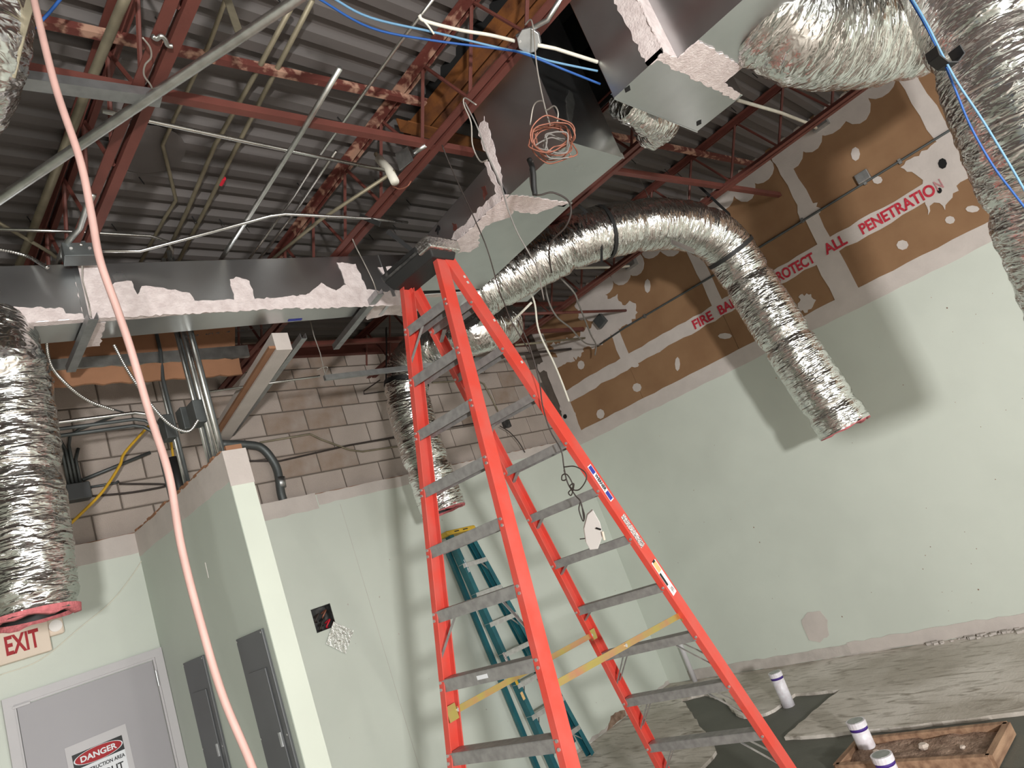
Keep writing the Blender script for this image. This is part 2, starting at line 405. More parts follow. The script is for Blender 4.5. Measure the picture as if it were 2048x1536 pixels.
rpatch(rq(-4, YB, 3.425, 3.575, .004), 'tape_band', amp=.012, step=.10, seed=5)
for k, yv in enumerate(VB[1:6]):
    rpatch(rq(yv-.06, yv+.065, 3.56, 4.62), 'tape_band', amp=.012, step=.12, seed=11+k)
    if k in (2,): rpatch(rq(yv-.07, yv+.15, 3.03, 3.44, .0035), 'tape_band', amp=.012, step=.12, seed=31+k)
rpatch(rq(5.08, YB, 3.03, 4.45), 'tape_band', amp=.01, step=.1, seed=21)
RZ = lambda pts, x=XR-.003: [PX(u, v, x) for u, v in pts]
# scalloped compound against the deck
rnd = random.Random(8)
for k in range(24):
    y = -1.2+k*.235; c = np.array([XR-.004, y+rnd.uniform(-.03, .03), 4.50+SLOPE*(y-1.5)+rnd.uniform(-.03, .03)])
    rw, rh = rnd.uniform(.12, .16), rnd.uniform(.10, .19)
    pts = [(c[0], c[1]+rw*math.cos(t), c[2]+(rh*math.sin(t) if math.sin(t) < 0 else .16*math.sin(t))) for t in np.linspace(0, 2*math.pi, 15)[:-1]]
    rpatch(pts, amp=.008, step=.04, seed=50+k)
# large torn patches
rpatch(RZ([(1801,335),(1812,322),(1838,312),(1870,285),(1905,268),(1935,300),(1948,335),(1920,365),(1905,395),(1890,420),(1868,405),(1856,430),(1850,400),(1836,385),(1846,360),(1830,348)]), amp=.02, step=.03, seed=80)
rpatch(RZ([(1170,575),(1200,578),(1215,598),(1235,588),(1245,610),(1265,605),(1275,625),(1258,650),(1230,655),(1205,690),(1160,700),(1135,690),(1170,660),(1195,640),(1160,640),(1150,600)]), amp=.03, step=.03, seed=81)
rpatch(RZ([(1075,728),(1110,715),(1145,710),(1150,722),(1100,740),(1080,745)]), amp=.02, step=.03, seed=82)
rpatch(RZ([(1100,690),(1150,672),(1175,680),(1160,715),(1120,718)]), amp=.03, step=.03, seed=83)
rpatch(RZ([(1595,410),(1612,398),(1635,405),(1640,425),(1625,440),(1600,440)]), amp=.02, step=.03, seed=84)
rpatch(RZ([(1120,812),(1135,820),(1150,825),(1152,845),(1140,860),(1125,850)]), amp=.02, step=.02, seed=85)
rpatch(RZ([(1600,590),(1622,588),(1632,600),(1615,625),(1595,620)]), amp=.015, step=.02, seed=86)
for i, (u, v, a, b) in enumerate([(1711,308,9,14),(1162,730,7,9),(1315,698,8,8),(1355,728,5,14),(1274,775,9,9),(1201,828,8,10),(1450,672,14,6),(1295,572,6,14),(1805,490,12,10),(1945,418,14,7),(1270,730,8,5),(1755,360,10,8),(1900,440,10,8)]):
    rpatch(RZ([(u+a*math.cos(t), v+b*math.sin(t)) for t in np.linspace(0, 2*math.pi, 9)[:-1]], XR-.002), 'screw_patch', amp=.008, step=.03, seed=90+i, th=.002)
for i, (u, v, r_) in enumerate([(1885,327,9),(1879,381,5),(1130,833,4)]):
    pts = RZ([(u+r_*math.cos(t), v+r_*1.2*math.sin(t)) for t in np.linspace(0, 2*math.pi, 9)[:-1]], XR-.0095)
    MB().poly(jag(pts, .008, .02, i), (-1, 0, 0), .001).build('torn_hole', 'black_void', wr)
# foot of the right wall: unpainted band and damp plaster
rpatch(rq(-3, 4.95, 0.0, .10), 'bare_edge', 'compound_dirty', amp=.008, step=.08, seed=71)
rpatch(rq(-3, 3.1, .012, .115, .004), 'bare_edge', 'compound', amp=.01, step=.08, seed=72)
pts = RZ([(1603,1240),(1615,1225),(1640,1222),(1655,1240),(1658,1270),(1640,1285),(1618,1280),(1610,1262)])
rpatch(pts, 'filled_patch', 'compound', amp=.008, step=.03, seed=73, th=.002)
rnd = random.Random(4)
bm = MB()
for i in range(70):
    y = rnd.uniform(-.3, 4.6); z = rnd.uniform(.15, 2.7)**1.0; r_ = rnd.choice([.002, .003, .003, .004, .006])
    bm.poly([(XR-.001, y+r_*math.cos(t), z+r_*1.2*math.sin(t)) for t in np.linspace(0, 2*math.pi, 7)[:-1]], (-1, 0, 0), .001)
o = bm.build('nail_specks', 'dirt', wr); o['kind'] = 'stuff'
# fire barrier stencil
def stencil(s, y0, y1, z=3.447):
    text_obj(s, .135, (XR-.004, y0, z), (0, -1, 0), (0, 0, 1), 'stencil_red', 'stencil_lettering', wr, bold=.03, width=y0-y1, lift=.0045)
stencil('FIRE', 3.175, 2.935); stencil('BARRIER', 2.855, 2.40); stencil('PROTECT', 2.235, 1.805)
stencil('ALL', 1.700, 1.495, 3.45); stencil('PENETRATIO', 1.36, .735, 3.45)
text_obj('N', .12, (XR-.012, .722, 3.46), (0, -1, 0), (0, 0, 1), 'stencil_faint', 'stencil_lettering', wr, bold=.01, width=.05, lift=.0012)

# ---- room behind the camera
o = MB().box(XL-.2, XL, YF, YC+.2, 0, 4.8).build('wall_left', 'green_paint'); struct(o)
o = wall_y(YF-.2, YF, XL, XR+.3, 0, 4.85, [(-1.3, 5.3, .3, 2.75)]).build('wall_front', 'white_paint'); struct(o)
wf = MB()
for x in (-1.3, .9, 3.1, 5.25): wf.box(x, x+.06, YF-.1, YF-.02, .3, 2.75)
for z in (.3, 2.69): wf.box(-1.3, 5.3, YF-.1, YF-.02, z, z+.06)
o = wf.build('window_1', 'grey_stud'); struct(o)
for x in (-1.24, .96, 3.16):
    g = MB().box(x, x+2.14, YF-.07, YF-.06, .36, 2.69).build('pane', 'white_plastic', o)

# ---- corrugated roof deck (ribs run along X) with the rooftop unit opening
OX0, OX1, OY0, OY1 = 2.72, 4.02, .62, 2.33
def deck_sheet(x0, x1, y0, y1):
    m_ = MB(); pts = []; p = .1524; y = -8.0+.028
    while y < 5.7:
        for dy, dz in ((0, 0), (.056, 0), (.078, .038), (.130, .038)): pts.append((y+dy, dz))
        y += p
    pts = [(a, b) for a, b in pts if y0 <= a <= y1]
    if len(pts) < 2: return m_
    vs = []
    for a, b in pts: vs += [(x0, a, deckz(a)+b), (x1, a, deckz(a)+b)]
    fs = [(2*i, 2*i+1, 2*i+3, 2*i+2) for i in range(len(pts)-1)]
    return m_.add(vs, fs)
ce = deck_sheet(XL-.1, OX0, -9, 9).build('ceiling', 'deck_metal'); struct(ce)
deck_sheet(OX1, XR+.3, -9, 9).build('deck_sheet', 'deck_metal', ce)
deck_sheet(OX0, OX1, -9, OY0).build('deck_sheet', 'deck_metal', ce)
deck_sheet(OX0, OX1, OY1, 9).build('deck_sheet', 'deck_metal', ce)
MB().box(XL-.1, XR+.3, YF-.1, OY0, 4.95, 5.0).box(XL-.1, OX0, OY0, OY1, 4.95, 5.0).box(OX1, XR+.3, OY0, OY1, 4.95, 5.0).box(XL-.1, XR+.3, OY1, YC+.2, 4.95, 5.0).build('roof_board', 'black_void', ce)
m_ = MB()
m_.box(OX0-.01, OX0, OY0, OY1, 4.56, 5.3).box(OX1, OX1+.01, OY0, OY1, 4.56, 5.3).box(OX0, OX1, OY0-.01, OY0, 4.56, 5.3).box(OX0, OX1, OY1, OY1+.01, 4.56, 5.3).box(OX0, OX1, OY0, OY1, 5.3, 5.32)
m_.build('roof_curb', 'black_void', ce)
# round patched disc under the deck
c = PZ(294, 297, deckz(2.9)); m_ = MB()
m_.poly([(c[0]+.19*math.cos(t), c[1]+.19*math.sin(t), deckz(c[1]+.19*math.sin(t))-.004) for t in np.linspace(0, 2*math.pi, 25)[:-1]], (0, 0, -1), -.003)
m_.build('deck_patch', 'deck_metal', ce)
# insulation pins sticking down through the deck
pin = MB().tube([(0, 0, 0), (.012, -.015, -.055)], .0035, 5)
po = None; rnd = random.Random(11)
for k in range(150):
    x = rnd.uniform(-.2, 6.5); y = rnd.uniform(.3, 5.2)
    if OX0-.05 < x < OX1+.05 and OY0 < y < OY1+.05: continue
    y = round((y-(-8.0+.028))/.1524)*.1524-8.0+.028+.028
    if po is None: po = pin.build('deck_pin', 'black_rubber', ce); po.parent = ce
    else:
        po = po.copy(); COL.objects.link(po); po.parent = ce
    po.location = (x, y, deckz(y))

# ---- steel bar joists along Y
JZB = lambda y: 4.155+SLOPE*(y-1.5)       # underside of bottom chord
JZT = lambda y: deckz(y)-.002             # top of top chord
def joist(X, label, y0=YF, y1=YC, worn=False):
    t = thing('steel_joist', (X, y0, 4.16), label, 'joist', 'red steel joists under the roof deck')
    L = .044; tk = .006; g = .012
    path = lambda zf: [(X, y0, zf(y0)), (X, y1, zf(y1))]
    for s in (-1, 1):
        pr = [(s*g, 0), (s*(g+L), 0), (s*(g+L), tk), (s*(g+tk), tk), (s*(g+tk), L), (s*g, L)]
        MB().sweep(path(JZB), pr).build('bottom_chord_angle', 'joist_red', t)
        pr = [(s*g, 0), (s*(g+L), 0), (s*(g+L), -tk), (s*(g+tk), -tk), (s*(g+tk), -L), (s*g, -L)]
        MB().sweep(path(JZT), pr).build('top_chord_angle', 'joist_worn' if worn else 'joist_red', t)
    y = .928-.4525*18
    web = None
    while y < y1-.3:
        if y > -1.2:
            for a, b in (((y, JZB(y)+.02), (y+.215, JZT(y)-.02)), ((y+.215, JZT(y)-.02), (y+.4525, JZB(y)+.02))):
                MB().tube([(X, a[0], a[1]), (X, b[0], b[1])], .0105, 6).build('web_rod', 'joist_red', t)
        y += .4525
    return t
joist(-.40, 'red steel bar joist outside the upper left corner, nearest the left wall')
joist(1.075, 'red steel bar joist crossing the upper left, first from the left')
joist(2.545, 'red steel bar joist passing in front of the square sheet metal plenum', worn=True)
joist(4.06, 'red steel bar joist touching the right side of the square plenum')
joist(5.58, 'red steel bar joist running beside the brown fire barrier wall')
# angle bridging across the joists
def angle_x(p, q, name, m_, label, cat, grp, L=.038, tk=.005):
    o = MB().sweep([p, q], [(-L, 0), (0, 0), (0, L), (-tk, L), (-tk, tk), (-L, tk)]).build(name, m_)
    return tag(o, label, cat, grp)
by = [(2.30, 2.27), (2.03, 2.0)]
angle_x((-.9, 2.36, JZB(2.3)+.01), (2.86, 2.17, JZB(2.2)+.01), 'bridging_angle', 'joist_red', 'red steel bridging angle low across the two left joists', 'steel angle', 'bridging angles between joists')
angle_x((.2, 2.43, JZT(2.4)-.07), (2.75, 2.235, JZT(2.2)-.07), 'bridging_angle', 'joist_worn', 'flaking red bridging angle high across the two left joists', 'steel angle', 'bridging angles between joists')
angle_x((4.06, 2.035, JZB(2)+.01), (6.57, 1.80, JZB(1.8)+.01), 'bridging_angle', 'joist_red', 'red steel bridging angle low between the right joists and brown wall', 'steel angle', 'bridging angles between joists')
angle_x((4.0, 2.085, JZT(2.1)-.07), (6.57, 1.84, JZT(1.9)-.07), 'bridging_angle', 'joist_worn', 'flaking bridging angle high between the right joists and brown wall', 'steel angle', 'bridging angles between joists')
# second bridging line near the block wall, seen under the duct
angle_x((.3, 4.72, JZB(4.7)+.01), (6.57, 4.45, JZB(4.5)+.01), 'bridging_angle', 'joist_red', 'red bridging angle low near the block wall under the main duct', 'steel angle', 'bridging angles between joists')
angle_x((.3, 4.80, JZT(4.8)-.07), (6.57, 4.5, JZT(4.5)-.07), 'bridging_angle', 'joist_red', 'dark red bridging angle high near the block wall', 'steel angle', 'bridging angles between joists')
# ledger steel where the joists bear on the block wall
o = MB().box(-1, XR, YC-.06, YC-.004, JZB(5.3)+.26, JZB(5.3)+.36).build('ledger_beam', 'joist_red'); tag(o, 'dark red steel ledger along the top of the block wall', 'beam')
# rusty frame around the rooftop opening
def lbeam(p, q, label, L=.075, dz=0):
    o = MB().sweep([p, q], [(-L/2, 0), (L/2, 0), (L/2, .01), (-L/2+.01, .01), (-L/2+.01, L), (-L/2, L)]).build('rusty_angle', 'rust_steel')
    return tag(o, label, 'steel angle', 'rusty steel framing of the rooftop opening')
lbeam((OX0+.01, -.2, 4.50), (OX0+.01, 2.5, 4.46), 'rusty brown steel angle beside the roof opening, nearest the joist')
lbeam((OX0+.12, -.2, 4.52), (OX0+.12, 2.4, 4.48), 'rusty orange steel angle along the inside of the roof opening')
lbeam((2.60, OY1+.06, 4.45), (4.02, OY1+.06, 4.45), 'rusty steel angle closing the far end of the roof opening', .09)
# ================================================================== sheet metal ducts
ZD = 3.77                                  # underside of the ducts
dX = np.array([.986, -.1667, 0]); dX /= np.linalg.norm(dX)
nX = np.array([dX[1], -dX[0], 0])          # points to the camera side
if nX[1] > 0: nX = -nX
EZ = np.array([0, 0, 1.0])
P0 = PZ(320, 627, ZD)                      # on the lower front edge
HX, WX = .322, .25
t0 = (-1.6-P0[0])/dX[0]; t1 = (4.12-P0[0])/dX[0]
def sheet_box(c0, e1, L1, e2, L2, h):      # corner, two horizontal directions, height
    c0 = np.array(c0); a = c0; b = c0+e1*L1; c = b+e2*L2; d = c0+e2*L2
    return MB().hexa([a, b, c, d, a+EZ*h, b+EZ*h, c+EZ*h, d+EZ*h])
td = thing('supply_duct', P0+dX*t0, 'long galvanized sheet metal duct with white sealant, running left to right behind the ladder', 'duct')
sheet_box(P0+dX*t0, dX, t1-t0, -nX, WX, HX).build('duct_body', 'galv_sheet', td, bevel=.004)
fr = lambda pts: [PP(u, v, P0+nX*.003, nX) for u, v in pts]
za = lambda pts: [(x*.3418, 480+y*.3418) for x, y in pts]
zb = lambda pts: [(600+x*.3418, 480+y*.3418) for x, y in pts]
SEAL = [za([(-60,395),(0,390),(370,400),(385,430),(490,432),(440,250),(440,140),(520,130),(600,150),(620,290),(670,250),(770,240),(805,320),(830,270),(960,280),(1110,310),(1140,355),(1370,350),(1345,230),(1380,215),(1460,240),(1490,345),(1800,320),(1880,250),(1975,300),(2048,312),(2048,383),(1000,436),(0,486),(-60,490)]),
        zb([(-4,320),(180,310),(270,262),(215,132),(325,140),(390,290),(480,300),(600,298),(600,380),(0,404)]),
        zb([(455,160),(600,150),(640,90),(700,200),(640,330),(560,300)])]
k = 0
for pl in SEAL:
    k += 1
    MB().poly([p+nX*.0008*k for p in jag(fr(pl), .006, .018, k)], nX, .003).build('sealant_smear', 'sealant', td)
# sealant wrapped a little under the lower edge, with a wavy inner border
q = [P0+dX*t-EZ*.0025+(-nX)*(w_) for t in np.linspace(t0+.1, t1-.1, 40) for w_ in (-.003,)]
q2 = [P0+dX*t-EZ*.0025+(-nX)*(.035+.02*noise.noise(Vector((t*3, 0, 1)))) for t in np.linspace(t1-.1, t0+.1, 40)]
MB().poly(q+q2, -EZ, .002).build('sealant_smear', 'sealant', td)
bt = lambda pts: [PZ(u, v, ZD-.003) for u, v in pts]
MB().poly(jag(bt([(168,648),(212,645),(205,672),(200,692),(170,695),(158,692)]), .008, .03, 3), -EZ, .002).build('sealant_smear', 'sealant', td)
MB().poly(jag(bt([(740,600),(800,595),(805,632),(770,630),(735,640),(725,625)]), .01, .03, 5), -EZ, .002).build('sealant_smear', 'sealant', td)
# slip joints: proud drive cleats around the duct
for u in (165, 790):
    p = PP(u, 600, P0, nX); t = np.dot(p-P0, dX)
    MB().obox(P0+dX*t+nX*.004+EZ*HX/2, dX*.012, nX*.004, EZ*HX/2).obox(P0+dX*t-nX*WX/2-EZ*.004, dX*.012, nX*WX/2, EZ*.004).build('drive_cleat', 'galv_sheet', td)
# printed marks along the far lower edge
for i in range(11):
    p = PZ(370+i*21, 670-i*2.2, ZD)
    text_obj(random.Random(i).choice(['MU', 'IS', 'HY', 'CO', 'DH', 'M']), .03, p, dX, -nX, 'sign_black', 'printed_mark', td, lift=-.004)
bl = PZ(590, 640, ZD-.002)
MB().obox(bl, dX*.045, nX*.012, EZ*.0005).build('blue_mark', 'sticker_blue', td)

# ---- branch duct from the plenum to the long duct
dY = np.array([.11, .994, 0]); dY /= np.linalg.norm(dY); nL = np.array([-dY[1], dY[0], 0])
B0 = np.array([2.825, 2.072, ZD]); LB = 1.06; WB = .555; HB = .245
tb = thing('branch_duct', B0, 'short sheet metal duct with torn sealant, between the square plenum and the ladder cap', 'duct')
sheet_box(B0, dY, LB, -nL, WB, HB).build('duct_body', 'galv_sheet', tb, bevel=.004)
fl = lambda pts: [PP(u, v, B0+nL*.003, nL) for u, v in pts]
zc = lambda pts: [(820+x*.21484, 280+y*.21484) for x, y in pts]
MB().poly(jag(fl(zc([(690,190),(730,200),(790,330),(860,480),(880,545),(620,760),(400,990),(330,1010),(380,930),(440,830),(520,780),(560,720),(690,600),(750,530),(800,500),(770,400),(720,290)])), .012, .02, 4), nL, .003).build('sealant_smear', 'sealant', tb)
bb = lambda pts: [PZ(u, v, ZD-.003) for u, v in pts]
MB().poly(jag(bb(zc([(860,520),(1000,515),(1300,560),(1480,590),(1350,620),(1180,690),(1050,680),(960,650),(935,720),(860,745),(700,800),(640,900),(640,990),(560,1045),(400,1050),(340,1020),(420,960),(640,760),(760,640),(850,570)])), .01, .02, 6), -EZ, .003).build('sealant_smear', 'sealant', tb)
MB().poly(jag(fl(zc([(660,440),(700,425),(720,500),(690,560)])), .01, .02, 7), nL, .002).build('red_smear', 'joist_red', tb)
MB().poly(jag(fl(zc([(390,770),(430,780),(425,850),(400,840)])), .01, .02, 8), nL, .002).build('red_smear', 'joist_red', tb)
# printed letters on the side
o_ = PP(871, 462, B0, nL); text_obj('R', .07, o_+nL*.001, -dY*.3+EZ*-.95, -dY*.95-EZ*-.3, 'sign_black', 'printed_mark', tb, bold=.02, lift=.003)
o_ = PP(851, 478, B0, nL); text_obj('0950', .05, o_+nL*.001, -EZ, -dY, 'sign_black', 'printed_mark', tb, bold=.02, lift=.003, width=.11)
o_ = PP(843, 482, B0, nL); text_obj('SLE', .05, o_+nL*.001, -EZ, -dY, 'sign_black', 'printed_mark', tb, bold=.02, lift=.003, width=.10)

# ---- square supply plenum dropping from the roof opening
tp_ = thing('supply_plenum', (2.84, 1.58, ZD), 'tall square sheet metal plenum dropping from the roof opening behind the copper wire coil', 'duct')
MB().box(2.84, 3.345, 1.575, 2.065, ZD, 4.9).build('duct_body', 'galv_sheet', tp_, bevel=.004)
MB().box(2.836, 3.349, 1.571, 1.577, ZD-.004, ZD+.03).box(2.834, 2.842, 1.571, 2.069, ZD-.004, ZD+.02).build('drive_cleat', 'galv_sheet', tp_)
pc = [PX(u, v, 2.838) for u, v in [(957,262),(968,232),(976,255),(990,300),(1000,345),(1005,375),(1012,396),(1003,392),(985,350),(975,310),(962,285)]]
MB().poly(jag(pc, .012, .02, 2), (-1, 0, 0), .003).build('sealant_smear', 'sealant', tp_)
pc = [PY(u, v, 1.5715) for u, v in [(1138,180),(1145,185),(1150,205),(1146,235),(1141,258),(1136,235),(1132,200)]]
MB().poly(jag(pc, .006, .02, 3), (0, -1, 0), .002).build('zinc_spot', 'galv_pipe', tp_)
# ---- return drop and its branch toward the camera
tr = thing('return_duct', (2.83, .95, ZD), 'sheet metal return duct with thick white sealant on its corner, upper right', 'duct')
MB().box(2.83, 3.66, .945, 1.25, ZD, 4.9).build('drop_body', 'galv_sheet', tr, bevel=.004)
MB().box(2.95, 3.41, -4.2, .943, ZD+.004, ZD+.40).build('branch_body', 'galv_sheet', tr, bevel=.004)
MB().box(2.826, 2.832, .941, 1.254, ZD-.003, ZD+.025).box(2.826, 3.664, 1.248, 1.254, ZD-.003, ZD+.02).build('drive_cleat', 'galv_sheet', tr)
def hexq(pts, th, n, nm='sealant_smear', m_='sealant', amp=.008, seed=1, par=tr): return MB().poly(jag(pts, amp, .02, seed), n, th).build(nm, m_, par)
zd = lambda pts: [(1120+x*.20508, y*.20508) for x, y in pts]
hexq([(2.826, 1.035, ZD-.0), (2.826, .943, ZD), (2.826, .943, 4.6), (2.826, 1.05, 4.6)], .004, (-1, 0, 0), seed=2)
hexq([(2.824, .940, ZD-.002), (2.96, .940, ZD-.002), (2.965, .940, 4.0), (2.95, .940, 4.1), (2.965, .940, 4.6), (2.824, .940, 4.6)], .004, (0, -1, 0), seed=3)
hexq([(2.83, .99, ZD-.004), (3.64, .985, ZD-.004), (3.62, .945, ZD-.004), (3.41, .94, ZD-.004), (3.41, .82, ZD-.0035), (2.95, .82, ZD-.0035), (2.95, .94, ZD-.004), (2.83, .94, ZD-.004)], .006, (0, 0, -1), seed=4)
MB().box(2.945, 2.95, -4.2, .90, ZD+.0, ZD+.012).box(3.41, 3.415, -4.2, .9, ZD, ZD+.012).build('seam_flange', 'galv_sheet', tr)
for u, v in ((1255, 178), (1398, 246)):
    p = PZ(u, v, ZD-.002); MB().obox(p, (.018, .01, 0), (-.006, .012, 0), (0, 0, .001)).build('pin_hole', 'black_void', tr)

# ---- steel channels hung under the long duct
def trapeze(pa, pb, label):
    a, b = PZ(*pa, ZD-.03), PZ(*pb, ZD-.03)
    pr = [(-.022, -.02), (.022, -.02), (.022, .02), (.019, .02), (.019, -.017), (-.019, -.017), (-.019, .02), (-.022, .02)]
    o = MB().sweep([a, b], pr).build('duct_hanger_channel', 'grey_stud'); tag(o, label, 'metal channel', 'channels under the long duct')
trapeze((186, 632), (141, 738), 'galvanized steel channel hanging under the left part of the long duct')
trapeze((760, 583), (671, 694), 'galvanized steel channel under the long duct, just left of the orange ladder')

# ================================================================== insulated flexible ducts
def flex(name, label, pts, r, end_pink=False, crinkle=.5, per=10, group='insulated flexible ducts', start_pink=False):
    P = catmull(pts, per)
    # resample evenly
    L = [0]
    for a, b in zip(P[:-1], P[1:]): L.append(L[-1]+float(np.linalg.norm(b-a)))
    n = max(20, int(L[-1]/.0075)); S = np.linspace(0, L[-1], n)
    Q = np.stack([np.interp(S, L, [p[i] for p in P]) for i in range(3)], 1)
    seg = 64; vs = []; uvs = []; x = None; seed = sum(map(ord, label)) % 97
    for i in range(n):
        t = Q[min(i+2, n-1)]-Q[max(i-2, 0)]; t = t/np.linalg.norm(t)
        if x is None:
            a = np.array([0, 0, 1.0]) if abs(t[2]) < .9 else np.array([1.0, 0, 0]); x = np.cross(t, a)
        x = x-t*np.dot(x, t); x = x/np.linalg.norm(x); y = np.cross(t, x)
        s = S[i]
        soft = 1+.03*noise.noise(Vector((s*3.1, seed, 0)))
        for j in range(seg):
            an = 2*math.pi*j/seg; ca, sa = math.cos(an), math.sin(an)
            q = Vector((ca*2.6+seed, sa*2.6, s*26))
            h = noise.noise(q)*1.0+noise.noise(Vector((ca*6+seed, sa*6, s*62)))*.55+noise.noise(Vector((ca*1.2, sa*1.2+seed, s*5)))*.6
            rr = r*soft+crinkle*.011*h-.018*max(0, math.sin(s*math.pi/.31))**12*(1 if crinkle > .4 else .3)
            vs.append(Q[i]+(x*ca+y*sa)*rr)
    fs = [(i*seg+j, i*seg+(j+1) % seg, (i+1)*seg+(j+1) % seg, (i+1)*seg+j) for i in range(n-1) for j in range(seg)]
    root = thing(name, Q[-1], label, 'flexible duct', group)
    me = bpy.data.meshes.new('foil_jacket'); me.from_pydata([tuple(map(float, v)) for v in vs], [], fs)
    uvl = me.uv_layers.new(name='UVMap'); C = 2*math.pi*r
    arr = np.zeros(len(me.loops)*2); k = 0
    for i in range(n-1):
        for j in range(seg):
            arr[k:k+8] = (j/seg*C, S[i], (j+1)/seg*C, S[i], (j+1)/seg*C, S[i+1], j/seg*C, S[i+1]); k += 8
    uvl.data.foreach_set('uv', arr)
    me.polygons.foreach_set('use_smooth', [True]*len(me.polygons)); me.materials.append(MATS['foil'])
    o = bpy.data.objects.new('foil_jacket', me); COL.objects.link(o); setpar(o, root)
    if end_pink:
        t = Q[-1]-Q[-4]; t /= np.linalg.norm(t); m_ = MB(); k = 40; vv = []
        rnd = random.Random(seed)
        for a_ in range(k):
            an = 2*math.pi*a_/k; dirv = x*math.cos(an)+y*math.sin(an); dd = .006+.022*noise.noise(Vector((math.cos(an)*2, math.sin(an)*2, seed)))
            for rr, tt in ((r*.985, -.02), (r*.97, dd), (r*.82, dd+.004), (r*.80, -.05)): vv.append(Q[-1]+dirv*rr+t*tt)
        ff = [(a_*4+b_, ((a_+1) % k)*4+b_, ((a_+1) % k)*4+b_+1, a_*4+b_+1) for a_ in range(k) for b_ in range(3)]
        m_.add(vv, ff).build('pink_insulation', 'pink_insul', root, smooth=True)
        m_ = MB(); m_.tube([Q[-1]-t*.12, Q[-1]-t*.01], r*.8, 32, caps=False).build('inner_liner', 'black_rubber', root, smooth=True)
    return root, Q, r
def band(Q, i, r, root, wid=.03, m_='black_rubber'):
    t = Q[min(i+3, len(Q)-1)]-Q[max(i-3, 0)]; t = t/np.linalg.norm(t)
    MB().tube([Q[i]-t*wid/2, Q[i]+t*wid/2], r+.006, 40, caps=False).build('strap', m_, root, smooth=True)
def strap_to(name, label, pts, wid=.022, m_='black_rubber', th=.002, cat='strap', grp='black duct hanger straps', wd=(0, 1, 0)):
    m2 = MB()
    for a, b in zip(pts[:-1], pts[1:]): m2.bar(a, b, wd, wid, th)
    return tag(m2.build(name, m_), label, cat, grp)

# wall-side run: from the long duct, across under the joists, down the brown wall
pts = [PX(950, 588, 3.62), PX(1010, 555, 3.80), PX(1090, 512, 4.02), PX(1180, 472, 4.28), PX(1290, 450, 4.72), PX(1385, 455, 5.15), PX(1448, 490, 5.42), PX(1496, 560, 5.52), PX(1580, 690, 5.55), PX(1690, 856, 5.58)]
f1, Q1, r1 = flex('flexible_duct', 'foil flexible duct crossing under the right joists and hanging down the green wall', pts, .205, end_pink=True)
band(Q1, int(len(Q1)*.27), .205, f1); band(Q1, int(len(Q1)*.585), .205, f1, .035)
strap_to('hanger_strap', 'black strap from the right joist down to the bend of the wall-side flexible duct', [PX(1392, 366, 5.55), PX(1458, 428, 5.5), PX(1466, 470, 5.35)])
strap_to('hanger_strap', 'black strap beside the square plenum holding the wall-side flexible duct', [PX(1148, 402, 4.1), PX(1185, 435, 4.2), PX(1203, 490, 4.2), PX(1203, 525, 4.2)])
o = MB().bar(PX(1343, 484, 4.75), PX(1388, 503, 4.95), (0, 0, 1), .045, .012).build('cut_stud_piece', 'galv_sheet'); tag(o, 'short bright metal piece tucked under the wall-side flexible duct', 'metal piece')

# second run: under the long duct, then down behind the orange ladder
pts = [PZ(1010, 648, 3.78), PY(960, 662, 3.62), PY(905, 680, 3.85), PY(850, 700, 4.10), PY(818, 735, 4.30), PY(815, 795, 4.36), PY(838, 880, 4.36), PY(862, 950, 4.35), PY(888, 1022, 4.34)]
f2, Q2, r2 = flex('flexible_duct', 'foil flexible duct bending down in front of the block wall behind the orange ladder', pts, .185, end_pink=True)
band(Q2, int(len(Q2)*.53), .185, f2, .035)
strap_to('hanger_strap', 'black strap rising from the flexible duct behind the ladder to the joist', [PY(772, 765, 4.3), PY(773, 690, 4.35), PY(772, 655, 4.4)])
# left run dropping from the long duct
pts = [PZ(-20, 668, ZD+.02), PY(-4, 715, 3.62), PY(12, 770, 3.66), PY(22, 850, 3.68), PY(35, 960, 3.68), PY(48, 1080, 3.68), PY(66, 1238, 3.68)]
f3, Q3, r3 = flex('flexible_duct', 'foil flexible duct hanging at the left edge in front of the exit sign', pts, .185, end_pink=True, crinkle=.75)
band(Q3, int(len(Q3)*.23), .188, f3, .012, 'foil_tape')
# large run leaving the return branch
pts = [PX(1520, 10, 3.38), PX(1590, 55, 3.52), PX(1680, 70, 3.75), PX(1780, 60, 4.0), PX(1900, 20, 4.2), PX(2040, -60, 4.4)]
f4, Q4, r4 = flex('flexible_duct', 'wide wrinkled foil duct sagging from the return duct at the upper right', pts, .26, crinkle=1.0)
# nearest run at the right edge
pts = [PD(1885, -190, 2.95), PD(1930, -60, 2.82), PD(1982, 60, 2.72), PD(2048, 230, 2.66), PD(2120, 410, 2.65), PD(2185, 570, 2.65), PD(2235, 690, 2.66)]
f5, Q5, r5 = flex('flexible_duct', 'large dull foil duct hanging down along the right edge, nearest the camera', pts, .237, crinkle=.6, end_pink=True)
# little piece visible between the two plenums
pts = [(3.30, 1.42, 4.02), (3.55, 1.44, 3.98), (3.80, 1.46, 4.02), (3.92, 1.62, 4.1)]
flex('flexible_duct', 'stub of foil flexible duct showing between the square plenum and return duct', [V3(p) for p in pts], .095, crinkle=.9)
# upper left corner
pts = [PD(-75, -120, 2.3), PD(-55, 20, 2.2), PD(-65, 120, 2.2), PD(-110, 220, 2.3)]
f6, Q6, r6 = flex('flexible_duct', 'end of a foil flexible duct in the upper left corner', pts, .16, crinkle=.9)
